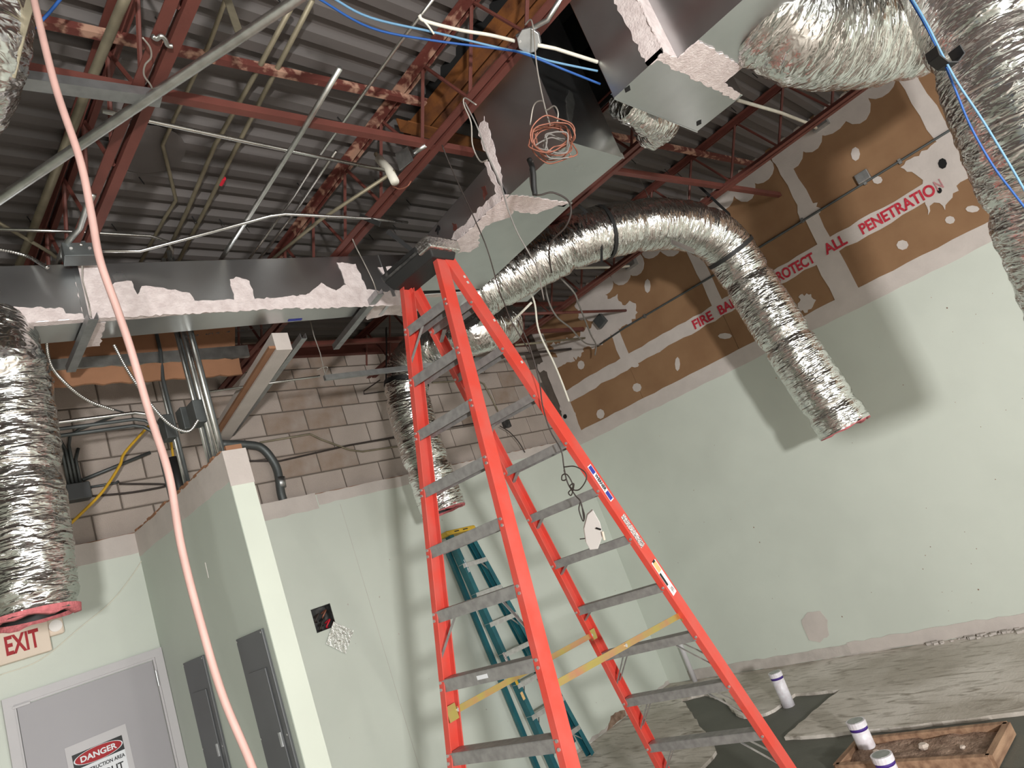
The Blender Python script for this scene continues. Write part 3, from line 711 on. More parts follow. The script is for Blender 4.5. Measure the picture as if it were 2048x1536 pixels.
# ================================================================== orange twin step ladder
LP = dict(x=2.517, y=2.584, z=1.668+CAMZ, psi=-.069, w0=.157, g=.023, wc=.161, gc=.022, dA=.032, tA=.067, dC=.016, tC=.087)
vv = np.array([math.sin(LP['psi']), math.cos(LP['psi']), 0]); uu = np.array([math.cos(LP['psi']), -math.sin(LP['psi']), 0])
def lpos(sec, side, k):   # sec A/C, side +1 far, -1 near
    c = np.array([LP['x'], LP['y'], LP['z']])
    if sec == 'A': return c-EZ*.006+vv*side*(LP['w0']+LP['g']*k)-uu*(LP['dA']+LP['tA']*k)-EZ*.3*k
    return c+vv*side*(LP['wc']+LP['gc']*k)+uu*(LP['dC']+LP['tC']*k)-EZ*.3*k
KB = LP['z']/.3
tl = thing('step_ladder', (LP['x'], LP['y'], 0), 'tall orange fiberglass twin step ladder with grey steps, standing open in the middle', 'ladder')
def rail_frame(sec, side):
    a, b = lpos(sec, side, 0), lpos(sec, side, KB); d = (a-b)/np.linalg.norm(a-b)
    wv = vv*side; wv = wv-d*np.dot(wv, d); wv /= np.linalg.norm(wv)
    e = np.cross(wv, d); e /= np.linalg.norm(e)
    if np.dot(e, uu) < 0: e = -e
    return a, b, d, wv, e
FW, WD, TK = .036, .082, .006
def channel(mb, a, b, wv, e, FW=FW, WD=WD, TK=TK):
    # flanges point inward (-wv); web on the outer side; spans 0..WD along e
    prof = [(0, 0), (0, WD), (-FW, WD), (-FW, WD-TK), (-TK, WD-TK), (-TK, TK), (-FW, TK), (-FW, 0)]
    vs = [a+wv*p+e*q for p, q in prof]+[b+wv*p+e*q for p, q in prof]; n = len(prof)
    mb.add(vs, [(i, (i+1) % n, (i+1) % n+n, i+n) for i in range(n)]+[(0, 1, 2, 3), (0, 3, 4, 5), (0, 5, 6, 7), (n, n+1, n+2, n+3), (n, n+3, n+4, n+5), (n, n+5, n+6, n+7)])
    return mb
OUT = .014
for sec in 'AC':
    for side in (1, -1):
        a, b, d, wv, e = rail_frame(sec, side)
        ob = channel(MB(), a+wv*OUT, b+wv*OUT+d*.03, wv, e).build('rail', 'ladder_red', tl, bevel=.0025)
        # rivets by each step
        bm = MB()
        for k in range(1, 12):
            for dk in ((-.05, .05) if sec == 'A' else (0,)):
                p = lpos(sec, side, k+dk); bm.tube([p-e*.006, p+e*.001], .0075, 8)
        bm.build('rivets', 'alu_bright', ob)
        m_ = MB().obox(b+e*WD/2+wv*(OUT-.016)+EZ*.012, e*.05, wv*.026, EZ*.012).build('rubber_foot', 'black_rubber', tl, bevel=.004)
# steps
def step(sec, k, lip):
    a, b = lpos(sec, 1, k), lpos(sec, -1, k)
    _, _, d, wv, e = rail_frame(sec, 1)
    hx = uu; L = (a-b)/2; c = (a+b)/2
    L = L*(1-.010/np.linalg.norm(L))
    z = EZ
    D_ = WD*.92; off = .006
    m_ = MB()
    m_.obox(c+hx*(off+D_/2)+z*.022, L, hx*D_/2, z*.0025)
    m_.obox(c+hx*(off)+z*(.022-lip/2), L, hx*.002, z*lip/2)
    m_.obox(c+hx*(off+D_)+z*(.022-lip/2), L, hx*.002, z*lip/2)
    return m_.build('step', 'ladder_alu', tl)
for k in range(1, 12):
    step('A', k, .052); step('C', k, .044)
# knee braces under the steps
def brace(sec, side, k, inw, drop, dbl, wid=.016, off=(.012,)):
    p = lpos(sec, side, k); q = lpos(sec, side, k+drop/.3)
    _, _, d, wv, e = rail_frame(sec, side)
    for o_ in off:
        MB().bar(p-wv*(inw)+uu*(.006+o_)-EZ*.015, q-wv*.004+e*(.004+o_), uu, wid, .003).build('knee_brace', 'alu_bright' if side < 0 else 'ladder_alu', tl)
for k in (8, 9, 10, 11):
    for s in (1, -1): brace('C', s, k, .15, .19, True, .014, (.008, .062))
for k in (1, 2, 3, 4, 5, 6, 7): brace('C', 1, k, .075, .075, False, .030, (.030,))
for k in (1, 6, 10, 11): brace('A', 1, k, .13, .18, False, .016, (.01,))
for k in (6, 10, 11): brace('A', -1, k, .13, .18, False, .016, (.01,))
# spreaders
def spreader(side, ka, kc):
    p = lpos('A', side, ka)-vv*side*.012+uu*.075; q = lpos('C', side, kc)-vv*side*.012+uu*.01
    mid = (p+q)/2+uu*.0-EZ*.0
    o1 = MB().bar(p, mid+(q-p)*.02, EZ, .030, .004).build('spreader_bar', 'zinc_yellow', tl)
    o2 = MB().bar(mid-(q-p)*.02+vv*.004, q+vv*.004, EZ, .030, .004).build('spreader_bar', 'zinc_yellow', tl)
    for c in (p, mid, q): MB().tube([c-vv*.008, c+vv*.008], .009, 10).build('pivot', 'alu_bright', o1)
    MB().obox(p-uu*.035, uu*.03, vv*.004, EZ*.035).build('bracket', 'zinc_yellow', tl)
    MB().obox(q+uu*.02, uu*.025, vv*.004, EZ*.03).build('bracket', 'zinc_yellow', tl)
spreader(1, 7.42, 7.52); spreader(-1, 7.36, 7.56)
# cap: dark moulded head with foil tape round the near end
cc = np.array([LP['x']+.006, LP['y'], LP['z']+.018])
def frust(c, a0, b0, z0, a1, b1, z1, s0=0, s1=0):
    pts = []
    for (a_, b_, z_) in ((a0, b0, z0), (a1, b1, z1)):
        for su, sv in ((-1, -1), (1, -1), (1, 1), (-1, 1)): pts.append(c+uu*su*a_+vv*sv*b_+EZ*z_)
    return MB().hexa(pts)
frust(cc, .085, .185, -.05, .112, .210, .015).build('cap_skirt', 'black_rubber', tl, bevel=.008)
frust(cc, .116, .216, .012, .118, .219, .058).build('cap_top', 'cap_dark', tl, bevel=.012)
frust(cc-vv*.172, .120, .053, -.012, .122, .055, .062).build('tape_wrap', 'foil_tape', tl, bevel=.01)
m_ = MB()
for s in (-1, 1): m_.obox(cc+uu*s*.123+vv*.02+EZ*.036, uu*.003, vv*.12, EZ*.012)
m_.build('cap_grip', 'black_rubber', tl)
# stickers on the near climbing rail
a, b, d, wv, e = rail_frame('C', -1)
Lr = np.linalg.norm(a-b)
def railpt(k, q): 
    p = lpos('C', -1, k); return p+wv*(OUT+.001)+e*q
def sticker(k0, k1, q0, q1, m_, name, lift=.0006, par=tl):
    pts = [railpt(k0, q0), railpt(k0, q1), railpt(k1, q1), railpt(k1, q0)]
    return MB().poly([p+wv*lift for p in pts], wv, .0006).build(name, m_, par)
dn = -d
s1 = sticker(4.55, 5.28, .020, .060, 'sign_white', 'name_sticker')
sticker(4.57, 4.72, .024, .056, 'sticker_blue', 'sticker_end', .0012, s1); sticker(5.10, 5.26, .024, .056, 'sticker_blue', 'sticker_end', .0012, s1)
text_obj('WERNER', .034, railpt(4.745, .030), dn, e, 'sign_black', 'sticker_text', s1, bold=.03, width=.102, lift=.0022)
s2 = sticker(5.60, 6.24, .018, .064, 'sticker_print', 'notice_sticker')
s3 = sticker(6.55, 7.22, .016, .066, 'sign_white', 'rating_sticker')
sticker(6.58, 6.76, .022, .060, 'sticker_tan', 'sticker_block', .0012, s3); sticker(6.78, 7.02, .018, .036, 'sign_black', 'sticker_block', .0012, s3)
sticker(6.54, 6.62, .03, .056, 'sign_black', 'sticker_block', .0010, s3); sticker(7.08, 7.18, .03, .056, 'sticker_print', 'sticker_block', .0012, s3)
# white paint marks
for k, q, sec in ((.5, .05, 'C'), (.62, .045, 'C'), (1.45, .055, 'C'), (2.35, .05, 'C')):
    sticker(k, k+.05, q, q+.018, 'compound', 'paint_mark')
p_ = lpos('A', 0, 7); 
MB().obox(lpos('A', .1, 7)-uu*.0-EZ*.001+uu*.0035, vv*.035, uu*.0006, EZ*.009).build('step_label', 'sign_white', tl)

# ================================================================== teal folded ladder leaning on the back wall
TLt, TRt = PY(897, 1072, 5.10), PY(940, 1062, 5.10)
TRb = PZ(1186, 1506, .02); TRb[1] = min(TRb[1], 5.0); TRb = PY(1186, 1506, 4.98); TRb[2] = .02
axis = (TRt-TRb)/np.linalg.norm(TRt-TRb)
TLb = TRb-np.array([.50, .0, 0])
tt = thing('folded_ladder', (TLb+TRb)/2*np.array([1, 1, 0]), 'teal fiberglass step ladder with yellow cap, folded and leaning on the back wall', 'ladder')
nf = np.cross(TRt-TRb, TLb-TRb); nf /= np.linalg.norm(nf)
if nf[1] > 0: nf = -nf
def trail(p, q, name, inward, off, FWd=.046, WDt=.075, m_='ladder_teal'):
    d_ = (p-q)/np.linalg.norm(p-q); w_ = inward-d_*np.dot(inward, d_); w_ /= np.linalg.norm(w_)
    e_ = np.cross(w_, d_); 
    if np.dot(e_, nf) > 0: e_ = -e_
    return channel(MB(), p+nf*off, q+nf*off, -w_, e_, FWd, WDt, .005).build(name, m_, tt, bevel=.002)
xr = np.array([1.0, 0, 0])
trail(TLt, TLb, 'rail', xr, .02); trail(TRt, TRb, 'rail', -xr, .02)
k1 = .10
RLt, RRt = TLt+(TLb-TLt)*.02+xr*.03, TRt+(TRb-TRt)*.02-xr*.0
trail(RLt-xr*.055, TLb+np.array([-.055, .09, .10]), 'rear_rail', xr, -.07, .04, .04); trail(RRt+xr*.02, TRb+np.array([.0, .09, .12]), 'rear_rail', -xr, -.07, .04, .04)
for i in range(1, 8):
    s = i/7.95
    p, q = TLt+(TLb-TLt)*s, TRt+(TRb-TRt)*s; c = (p+q)/2; L = (q-p)/2
    MB().obox(c+nf*-.015, L, nf*.036, np.array([0, 0, .003])).obox(c+nf*.020-EZ*.020, L, nf*.002, EZ*.020).build('step', 'alu_bright', tt)
    if i in (1, 3, 5, 6, 7):
        q2 = TRt+(TRb-TRt)*(s+.065); MB().bar(c+L*.45-EZ*.01, q2-xr*.005, nf, .018, .003).build('knee_brace', 'alu_bright', tt)
    if i in (5, 6, 7):
        p2 = TLt+(TLb-TLt)*(s+.075); MB().bar(c-L*.5-EZ*.01, p2+xr*.005, nf, .014, .003).build('knee_brace', 'ladder_alu', tt)
c = (TLt+TRt)/2+axis*.02
cl = np.linalg.norm(TRt-TLt)/2+.045; ax = (TRt-TLt)/np.linalg.norm(TRt-TLt)
MB().obox(c-nf*.02, ax*cl, nf*.075, axis*.022).build('cap', 'cap_yellow', tt, bevel=.012)
for s in (-.35, .25): MB().obox(c+ax*cl*s+nf*.056, ax*.028, nf*.001, axis*.005).build('cap_slot', 'black_rubber', tt)
def tstick(s0, s1, m_, nm):
    p, q = TLt+(TLb-TLt)*s0+nf*.0215+xr*.004, TLt+(TLb-TLt)*s1+nf*.0215+xr*.004
    MB().bar(p, q, xr, .03, .001).build(nm, m_, tt)
p_ = TLt+(TLb-TLt)*.11+nf*.022+xr*.022
text_obj('WERNER', .026, p_, (TLb-TLt), np.cross(nf, (TLb-TLt)), 'sign_white', 'rail_lettering', tt, bold=.02, width=.13, lift=.001)
tstick(.50, .585, 'sticker_print', 'notice_sticker'); tstick(.60, .63, 'cap_yellow', 'caution_sticker'); tstick(.66, .69, 'sticker_tan', 'rating_sticker')
# ================================================================== door, signs and panels on the left
fx0, fx1, fz = .715, 1.592, 2.185
d1 = MB().box(fx0, fx0+.05, YB-.03, YB-.001, 0, fz-.05).box(fx1-.05, fx1, YB-.03, YB-.001, 0, fz-.05).box(fx0, fx1, YB-.03, YB-.001, fz-.0499, fz).box(fx0+.0501, fx0+.062, YB-.018, YB-.001, 0, fz-.0621).box(fx1-.062, fx1-.0501, YB-.018, YB-.001, 0, fz-.0621).box(fx0+.0501, fx1-.0501, YB-.018, YB-.001, fz-.062, fz-.0501).build('door_1', 'frame_paint'); struct(d1)
MB().box(fx0+.066, fx1-.066, YB-.012, YB-.001, .01, fz-.066).build('door_leaf', 'door_paint', d1, bevel=.002)
p = PY(42, 1411, YB-.02); MB().obox(p, (.045, 0, 0), (0, .012, 0), (0, 0, .008)).build('closer_stub', 'frame_paint', d1, bevel=.003)
for z in (1.95, 1.1, .25): MB().tube([(fx1-.06, YB-.022, z), (fx1-.06, YB-.022, z+.1)], .006, 8).build('hinge', 'galv_box', d1)
# danger notice in a plastic sleeve
S0 = PY(143, 1512, YB-.014); S1 = PY(243, 1470, YB-.014)
rx = (S1-S0); rx[1] = 0; Lw = np.linalg.norm(rx); rx /= Lw; ru = np.array([-rx[2], 0, rx[0]]); ru = ru if ru[2] > 0 else -ru
tn = thing('danger_notice', S0-ru*.3, 'red black and white DANGER notice in a clear sleeve taped to the door', 'sign')
def on(a, b): return S0+rx*a*Lw+ru*b
def plate(a0, a1, b0, b1, m_, nm, lift, par=tn, n=(0, -1, 0)):
    return MB().poly([on(a, b)+np.array(n)*lift for a, b in ((a0, b0), (a1, b0), (a1, b1), (a0, b1))], n, .0006).build(nm, m_, par)
plate(-.10, 1.12, -.36, .055, 'frame_paint', 'sleeve', .001)
plate(0, 1, -.33, 0, 'sign_white', 'paper', .002)
plate(.0, 1, -.085, 0, 'sign_black', 'header', .003)
el = lambda s, m_, nm, l: MB().poly([on(.5+.49*s*math.cos(t), -.0425+.041*s*math.sin(t))+np.array([0, -l, 0]) for t in np.linspace(0, 2*math.pi, 33)[:-1]], (0, -1, 0), .0005).build(nm, m_, tn)
el(1.0, 'sign_white', 'oval_rim', .0038); el(.95, 'sign_red', 'oval', .0045)
text_obj('DANGER', .045, on(.14, -.058)+np.array([0, -.005, 0]), rx, ru, 'sign_white', 'lettering', tn, bold=.03, width=Lw*.72, lift=.001)
text_obj('CONSTRUCTION AREA', .03, on(.04, -.125)+np.array([0, -.003, 0]), rx, ru, 'sign_black', 'lettering', tn, bold=.02, width=Lw*.94, lift=.001)
text_obj('KEEP OUT', .055, on(.06, -.185)+np.array([0, -.003, 0]), rx, ru, 'sign_black', 'lettering', tn, bold=.02, width=Lw*.86, lift=.001)
# exit sign with emergency lamp head
te = thing('exit_sign', (.86, YB-.06, 2.37), 'cream EXIT sign with red letters and a lamp head, behind the left flexible duct', 'sign')
ex0, ex1, ez0, ez1 = .695, .990, 2.372, 2.565
ey = 5.17
MB().box(ex0, ex1, ey, YB-.001, ez0, ez1).build('housing', 'cream_plastic', te, bevel=.006)
text_obj('EXIT', .152, (.766, ey, 2.418), (1, 0, 0), (0, 0, 1), 'sign_red', 'lettering', te, bold=.028, width=.17, lift=.0012)
MB().box(ex1-.002, 1.075, ey+.02, YB-.01, 2.455, 2.56).build('lamp_head', 'cream_plastic', te, bevel=.012)
MB().tube([(1.03, ey+.021, 2.51), (1.03, ey+.012, 2.51)], .036, 20).build('lamp_lens', 'white_plastic', te)
# two breaker panels in the stub wall
def panel(y0, y1, z1, label):
    t = thing('breaker_panel', (1.58, (y0+y1)/2, .85), label, 'electrical panel', 'breaker panels on the stub wall')
    MB().box(1.580, 1.5945, y0, y1, .85, z1).build('cover', 'panel_grey', t, bevel=.003)
    MB().box(1.572, 1.5805, y0+.055, y1-.075, .95, z1-.19).build('door', 'panel_grey', t, bevel=.002)
    MB().box(1.566, 1.573, y0+.065, y0+.085, 1.45, 1.52).build('latch', 'galv_box', t)
    for yy in (y0+.012, y1-.012):
        for z in (z1-.015, 1.5): MB().tube([(1.5795, yy, z), (1.577, yy, z)], .005, 8).build('screw', 'alu_bright', t)
panel(3.632, 3.975, 2.03, 'dark grey breaker panel nearest the white end of the stub wall')
panel(4.505, 4.855, 2.025, 'dark grey breaker panel nearest the door')
# open square box in the back wall and its cover plate hanging off one screw
tb_ = thing('recessed_box', (2.786, YB, 1.905), 'open square electrical box set in the green back wall', 'electrical box')
x0, x1, z0, z1 = HOLE
MB().box(x0, x1, YB+.085, YB+.09, z0, z1).box(x0, x0+.004, YB-.002, YB+.09, z0, z1).box(x1-.004, x1, YB-.002, YB+.09, z0, z1).box(x0, x1, YB-.002, YB+.09, z0, z0+.004).box(x0, x1, YB-.002, YB+.09, z1-.004, z1).build('box_shell', 'cap_dark', tb_)
for i, (cx, cz, col_) in enumerate([(.05, .12, 'cable_dark'), (.09, .08, 'black_rubber'), (.12, .13, 'copper_wire'), (.07, .05, 'cable_dark'), (.13, .05, 'tape_red')]):
    pts = [(x0+cx, YB+.08, z0+cz), (x0+cx+.02, YB+.03, z0+cz+.015), (x0+cx-.02, YB+.035, z0+cz-.03), (x0+cx+.01, YB+.07, z0+cz-.04)]
    MB().tube(catmull(pts, 5), .007, 6).build('wire', col_, tb_, smooth=True)
cp = [PY(u, v, YB-.012) for u, v in [(667,1243),(707,1261),(692,1308),(652,1288)]]
o = MB().poly(cp, (0, -1, 0), .002).build('cover_plate', 'foil_tape'); tag(o, 'loose square metal cover plate hanging below the open wall box', 'cover plate')

# ================================================================== conduits, pipes and cables
def pipe(name, label, pts, r, m_, cat='conduit', grp=None, seg=8, smooth_path=False, per=6):
    P = catmull(pts, per) if smooth_path else pts
    o = MB().tube(P, r, seg).build(name, m_, None, True)
    return tag(o, label, cat, grp)
Zs = lambda pts, z: [PZ(u, v, z) for u, v in pts]
Ys = lambda pts, y: [PY(u, v, y) for u, v in pts]
Ds = lambda pts, d: [PD(u, v, d) for u, v in pts]
G1 = 'conduits under the roof deck'
pipe('steel_pipe', 'thick galvanized pipe slanting across the upper left below the joists', Zs([(-60,440),(0,398),(300,195),(600,-5),(680,-58)], 4.08), .021, 'galv_pipe', 'pipe', G1, 12)
pipe('steel_pipe', 'galvanized pipe running between the chords of the first left joist', Zs([(262,-30),(240,20),(170,190),(120,320),(70,450),(38,530)], 4.36), .020, 'old_conduit', 'pipe', G1, 10)
pipe('conduit', 'bright metal conduit from the first joist to the small bracketed box', Zs([(205,222),(280,238),(500,285),(790,345)], 4.22), .0105, 'emt', grp=G1)
pipe('conduit', 'open ended conduit slanting down from mid ceiling toward the long duct', Zs([(680,136),(600,270),(500,430),(425,545)], 4.127), .013, 'galv_pipe', grp=G1, seg=12)
pipe('conduit', 'long thin conduit left of the worn joist running toward the long duct', Zs([(880,-20),(800,85),(700,225),(640,310),(590,390),(530,475),(485,535)], 4.34), .0085, 'emt', grp=G1)
pipe('conduit', 'short thin conduit beside the long thin one, with a coupling on its end', Zs([(672,302),(640,350),(590,425),(505,535)], 4.32), .0085, 'emt', grp=G1)
pipe('conduit', 'dull brown conduit near the deck, left one of a pair', Zs([(585,10),(510,150),(430,290),(375,420),(320,535)], 4.54), .0125, 'old_conduit', grp=G1)
pipe('conduit', 'dull brown conduit near the deck with a red tape mark, right one of a pair', Zs([(625,0),(550,145),(470,300),(410,420),(350,535)], 4.54), .0125, 'old_conduit', grp=G1)
pipe('conduit', 'dull conduit with two kinks running beside the round deck patch', Zs([(458,-20),(420,85),(380,170),(345,245),(325,290),(340,350),(352,400),(330,435),(275,535)], 4.55), .0105, 'old_conduit', grp=G1)
pipe('conduit', 'shiny bent conduit from the dark box across to the worn joist', Zs([(190,502),(280,502),(430,462),(540,432),(570,428),(740,437),(815,445)], 4.08), .009, 'emt', grp=G1)
pipe('conduit', 'thin conduit just above the long duct at far left, bending behind others', Zs([(-20,458),(140,463),(300,472),(335,483),(345,500),(342,530)], 4.30), .009, 'emt', grp=G1)
pipe('conduit', 'beige conduit slanting from the small bracketed box down to the long duct', Zs([(790,342),(640,440),(525,535)], 4.18), .011, 'old_conduit', grp=G1)
pipe('conduit', 'short conduit with an open end beside the first joist above the dark box', Zs([(186,388),(175,410),(160,455),(130,490),(115,530)], 4.12), .015, 'galv_pipe', grp=G1, seg=12)
pipe('conduit', 'faint conduit slanting at the left edge above the long duct', Zs([(-20,435),(100,505),(130,530)], 4.35), .010, 'old_conduit', grp=G1)
pipe('conduit', 'pale conduit with bent end meeting the brown wall top', Zs([(1475,200),(1560,225),(1615,246),(1632,256)], 4.38), .013, 'cable_white', grp=G1)
pipe('conduit', 'pale conduit low behind the wall-side flexible duct', Zs([(1150,536),(1240,534),(1258,532)], 4.30), .013, 'cable_white', grp=G1)
o = MB().obox(PX(1640, 248, 6.565), (.04, 0, 0), (0, .07, .0), (0, 0, .04)).build('conduit_box', 'galv_box', bevel=.004); tag(o, 'small grey box at the top of the brown wall where a pale conduit ends', 'electrical box')
o = MB().obox(PX(1262, 528, 6.565), (.04, 0, 0), (0, .07, .0), (0, 0, .04)).build('conduit_box', 'galv_box', bevel=.004); tag(o, 'small grey box under the wall-side flexible duct where a pale conduit ends', 'electrical box')
p = PZ(447, 356, 4.54); d_ = PZ(441, 368, 4.54)
o = MB().tube([p, d_], .0155, 10).build('tape_wrap', 'tape_red'); tag(o, 'bright red tape wrapped on a dull brown ceiling conduit', 'tape')
# conduit along the fire barrier wall
tw = thing('barrier_conduit', (XR-.03, .5, 3.86), 'thin grey conduit running along the brown fire barrier wall', 'conduit')
MB().tube([PX(1195, 692, XR-.012), PX(1250, 655, XR-.012), PX(1420, 555, XR-.014), PX(1600, 445, XR-.014), PX(1910, 254, XR-.014), (XR-.014, -1.5, 3.86)], .011, 8).build('tube', 'grey_conduit', tw, True)
for u, v in ((1605, 441), (1800, 323), (1290, 632), (1730, 365)): MB().obox(PX(u, v, XR-.012), (.012, 0, 0), (0, .012, 0), (0, 0, .022)).build('clip', 'galv_box', tw)
o = MB().obox(PX(1726, 354, XR-.028), (.027, 0, 0), (0, .055, 0), (0, 0, .045)).build('conduit_box', 'galv_box', bevel=.004); tag(o, 'grey junction box on the thin conduit of the brown wall', 'electrical box')
# sprinkler-like red-brown stubs through the wall at the back
G2 = 'thin lines entering the brown wall'
pipe('pipe_stub', 'red-brown pipe end entering the brown wall above the grey hanging box', [PX(1040,628,5.0), PX(1252,621,XR)], .016, 'joist_red', 'pipe', G2)
pipe('pipe_stub', 'dark pipe end entering the brown wall near the corner, upper one', [PX(1030,690,5.3), PX(1170,676,XR)], .013, 'old_conduit', 'pipe', G2)
pipe('pipe_stub', 'dark pipe end entering the brown wall near the corner, lower one', [PX(1000,712,5.3), PX(1142,698,XR)], .016, 'cable_dark', 'pipe', G2)
o = MB().obox(PX(1201, 642, 6.5), (.03, 0, 0), (0, .06, -.02), (0, .02, .06)).build('conduit_box', 'grey_conduit', bevel=.005); tag(o, 'dark grey box hanging crooked at the top of the brown wall', 'electrical box')

# ---- boxes under the deck
tj = thing('octagon_box', PX(1057, 82, 2.52), 'grey octagonal junction box on the joist with copper wire hanging from it', 'electrical box')
c = PX(1057, 82, 2.47); n_ = np.array([-.75, -.2, -.63]); n_ /= np.linalg.norm(n_)
a1 = np.cross(n_, EZ); a1 /= np.linalg.norm(a1); a2 = np.cross(a1, n_)
MB().poly([c+(a1*math.cos(t)+a2*math.sin(t))*.056 for t in np.linspace(0, 2*math.pi, 9)[:-1]], n_, .045).build('box_body', 'galv_box', tj, bevel=.003)
for s in (-1, 1): MB().tube([c+a1*s*.035+a2*.02, c+a1*s*.035+a2*.02+n_*.003], .006, 8).build('screw', 'alu_bright', tj)
MB().tube([c+a1*.04+a2*.045-n_*.02, PX(1095, 40, 2.5), PX(1125, -10, 2.5)], .012, 8).build('connector', 'galv_pipe', tj, True)
pipe('cable', 'white cable sagging from mid ceiling to the octagonal junction box', [PZ(838,30,4.3), PZ(850,42,4.28), PZ(920,60,4.24), PZ(980,70,4.2), PX(1030,82,2.47)], .0085, 'cable_white', 'cable', smooth_path=True)
pipe('cable_tie', 'white tie hanging from the ceiling beside the sagging white cable', [PZ(838,32,4.3), PZ(855,50,4.26), PZ(868,68,4.22)], .005, 'cable_white', 'cable', smooth_path=True)
pipe('conduit', 'pale conduit from the octagonal junction box to the return duct', [PX(1075,90,2.5), PX(1110,97,2.62), PX(1195,124,2.82)], .009, 'cable_white', grp=G1)
tk_ = thing('bracket_box', PZ(790, 320, 4.2), 'galvanized bracket plate with grey connectors and a white sleeve on the worn joist', 'electrical box')
c = PX(806, 318, 2.47); 
pl = [PX(u, v, 2.47) for u, v in [(790,308),(815,293),(826,320),(799,341)]]
MB().poly(pl, (-1, 0, 0), .004).build('plate', 'galv_box', tk_)
MB().tube([PX(828,305,2.47), PX(852,290,2.5)], .014, 10).build('connector', 'galv_pipe', tk_, True)
MB().tube([PX(758,318,2.5), PX(778,340,2.48), PX(790,364,2.46)], .026, 12).build('sleeve', 'cable_white', tk_, True)
MB().tube([PX(752,308,2.52), PX(760,322,2.5)], .014, 10).build('neck', 'old_conduit', tk_, True)
# dark box above the long duct with bright conduit
tdk = thing('junction_box', PZ(165, 515, 4.05), 'dark metal junction box sitting above the left part of the long duct', 'electrical box')
c = PZ(160, 508, 4.08)
MB().obox(c, dX*.075, nX*.05, EZ*.04).build('box_body', 'grey_conduit', tdk, bevel=.003)
MB().obox(c+EZ*.045+dX*.02, dX*.06, nX*.045, EZ*.004).build('cover', 'galv_box', tdk)
for i in (-1, 1): MB().tube([c+nX*.05+dX*.04*i, c+nX*.056+dX*.04*i], .008, 8).build('screw', 'alu_bright', tdk)
# armoured cables
def bx(label, pts, r=.0085):
    P = catmull(pts, 14); 
    L = [0]
    for a, b in zip(P[:-1], P[1:]): L.append(L[-1]+float(np.linalg.norm(b-a)))
    n = int(L[-1]/.0035); S = np.linspace(0, L[-1], n); Q = [np.array([np.interp(s, L, [p[i] for p in P]) for i in range(3)]) for s in S]
    o = MB().tube(Q, r, 8, rfun=lambda t: r*(1+.16*math.sin(t*L[-1]/.011*2*math.pi))).build('armoured_cable', 'emt', None, True)
    return tag(o, label, 'cable', 'armoured cables')
bx('armoured cable looping from the dark box down past the long duct to a free end', [PZ(162,490,4.1), PD(150,478,3.95), PD(125,510,3.75), PD(100,600,3.6), PD(93,660,3.6), PD(100,725,3.65), PD(130,765,3.7), PD(175,800,3.8), PD(227,820,3.9)])
bx('armoured cable hanging from behind the long duct to the stub wall conduits', [PY(228,690,3.75), PY(252,735,3.75), PY(285,785,3.75), PY(320,830,3.75), PY(350,855,3.74), PY(378,862,3.72), PY(396,840,3.7)])
bx('short armoured cable at the far left above the long duct', [PZ(-20,495,4.15), PZ(30,505,4.15), PZ(60,515,4.12), PZ(95,535,4.0)])

# ---- conduit bank rising out of the stub wall top
G3 = 'conduits rising from the stub wall'
names = ['first', 'second', 'third', 'fourth', 'fifth', 'sixth']
for i in range(6):
    y = 3.72+i*.046; x = 1.665+(.02 if i % 2 else -.012)
    pipe('riser_conduit', f'steel conduit rising from the near end of the stub wall, {names[i]} from the white end', [(x, y, 2.9), (x, y, 4.35)], .0125, ['galv_pipe', 'grey_conduit', 'galv_pipe', 'emt', 'galv_pipe', 'grey_conduit'][i], grp=G3)
for nm, (u, v), w_, lb in (('riser_box', (393, 828), .055, 'dark conduit body box on the near risers above the stub wall'), ('riser_box', (370, 840), .045, 'dark box behind the near risers above the stub wall')):
    c = PX(u, v, 1.62 if nm else 1.6); o = MB().obox(c, (.03, 0, 0), (0, w_, 0), (0, 0, .07)).build(nm, 'grey_conduit', bevel=.005); tag(o, lb, 'electrical box')
for i in range(3):
    y = 4.55+i*.04; x = 1.66
    pts = [(x, y, 2.9), (x, y, 3.52-.03*i), (x-.02, y, 3.58-.03*i), (x-.06, y, 3.615-.03*i), (x-.12, y, 3.63-.03*i), (.25, y+.12, 3.63-.03*i), (-1, y+.2, 3.62)]
    pipe('riser_conduit', f'steel conduit rising from the far end of the stub wall and bending left, {names[i]} one', pts, .0125, 'grey_conduit' if i else 'emt', grp=G3)
for i in range(2):
    y = 4.30+i*.05; pipe('riser_conduit', f'steel conduit rising from the middle of the stub wall, {["nearer","farther"][i]} one', [(1.665, y, 2.9), (1.665, y, 3.75), (1.70, y+.02, 3.95), (1.72, y+.05, 4.3)], .0125, 'galv_pipe' if i else 'grey_conduit', grp=G3)
o = MB().obox((1.63, 4.33, 3.42), (.03, 0, 0), (0, .05, 0), (0, 0, .08)).build('riser_box', 'grey_conduit', bevel=.005); tag(o, 'grey conduit body box on the middle risers above the stub wall', 'electrical box')
pipe('riser_conduit', 'thick dark pipe among the far risers of the stub wall', [(1.65, 4.42, 2.9), (1.65, 4.42, 3.25)], .032, 'black_rubber', 'pipe', G3, 14)
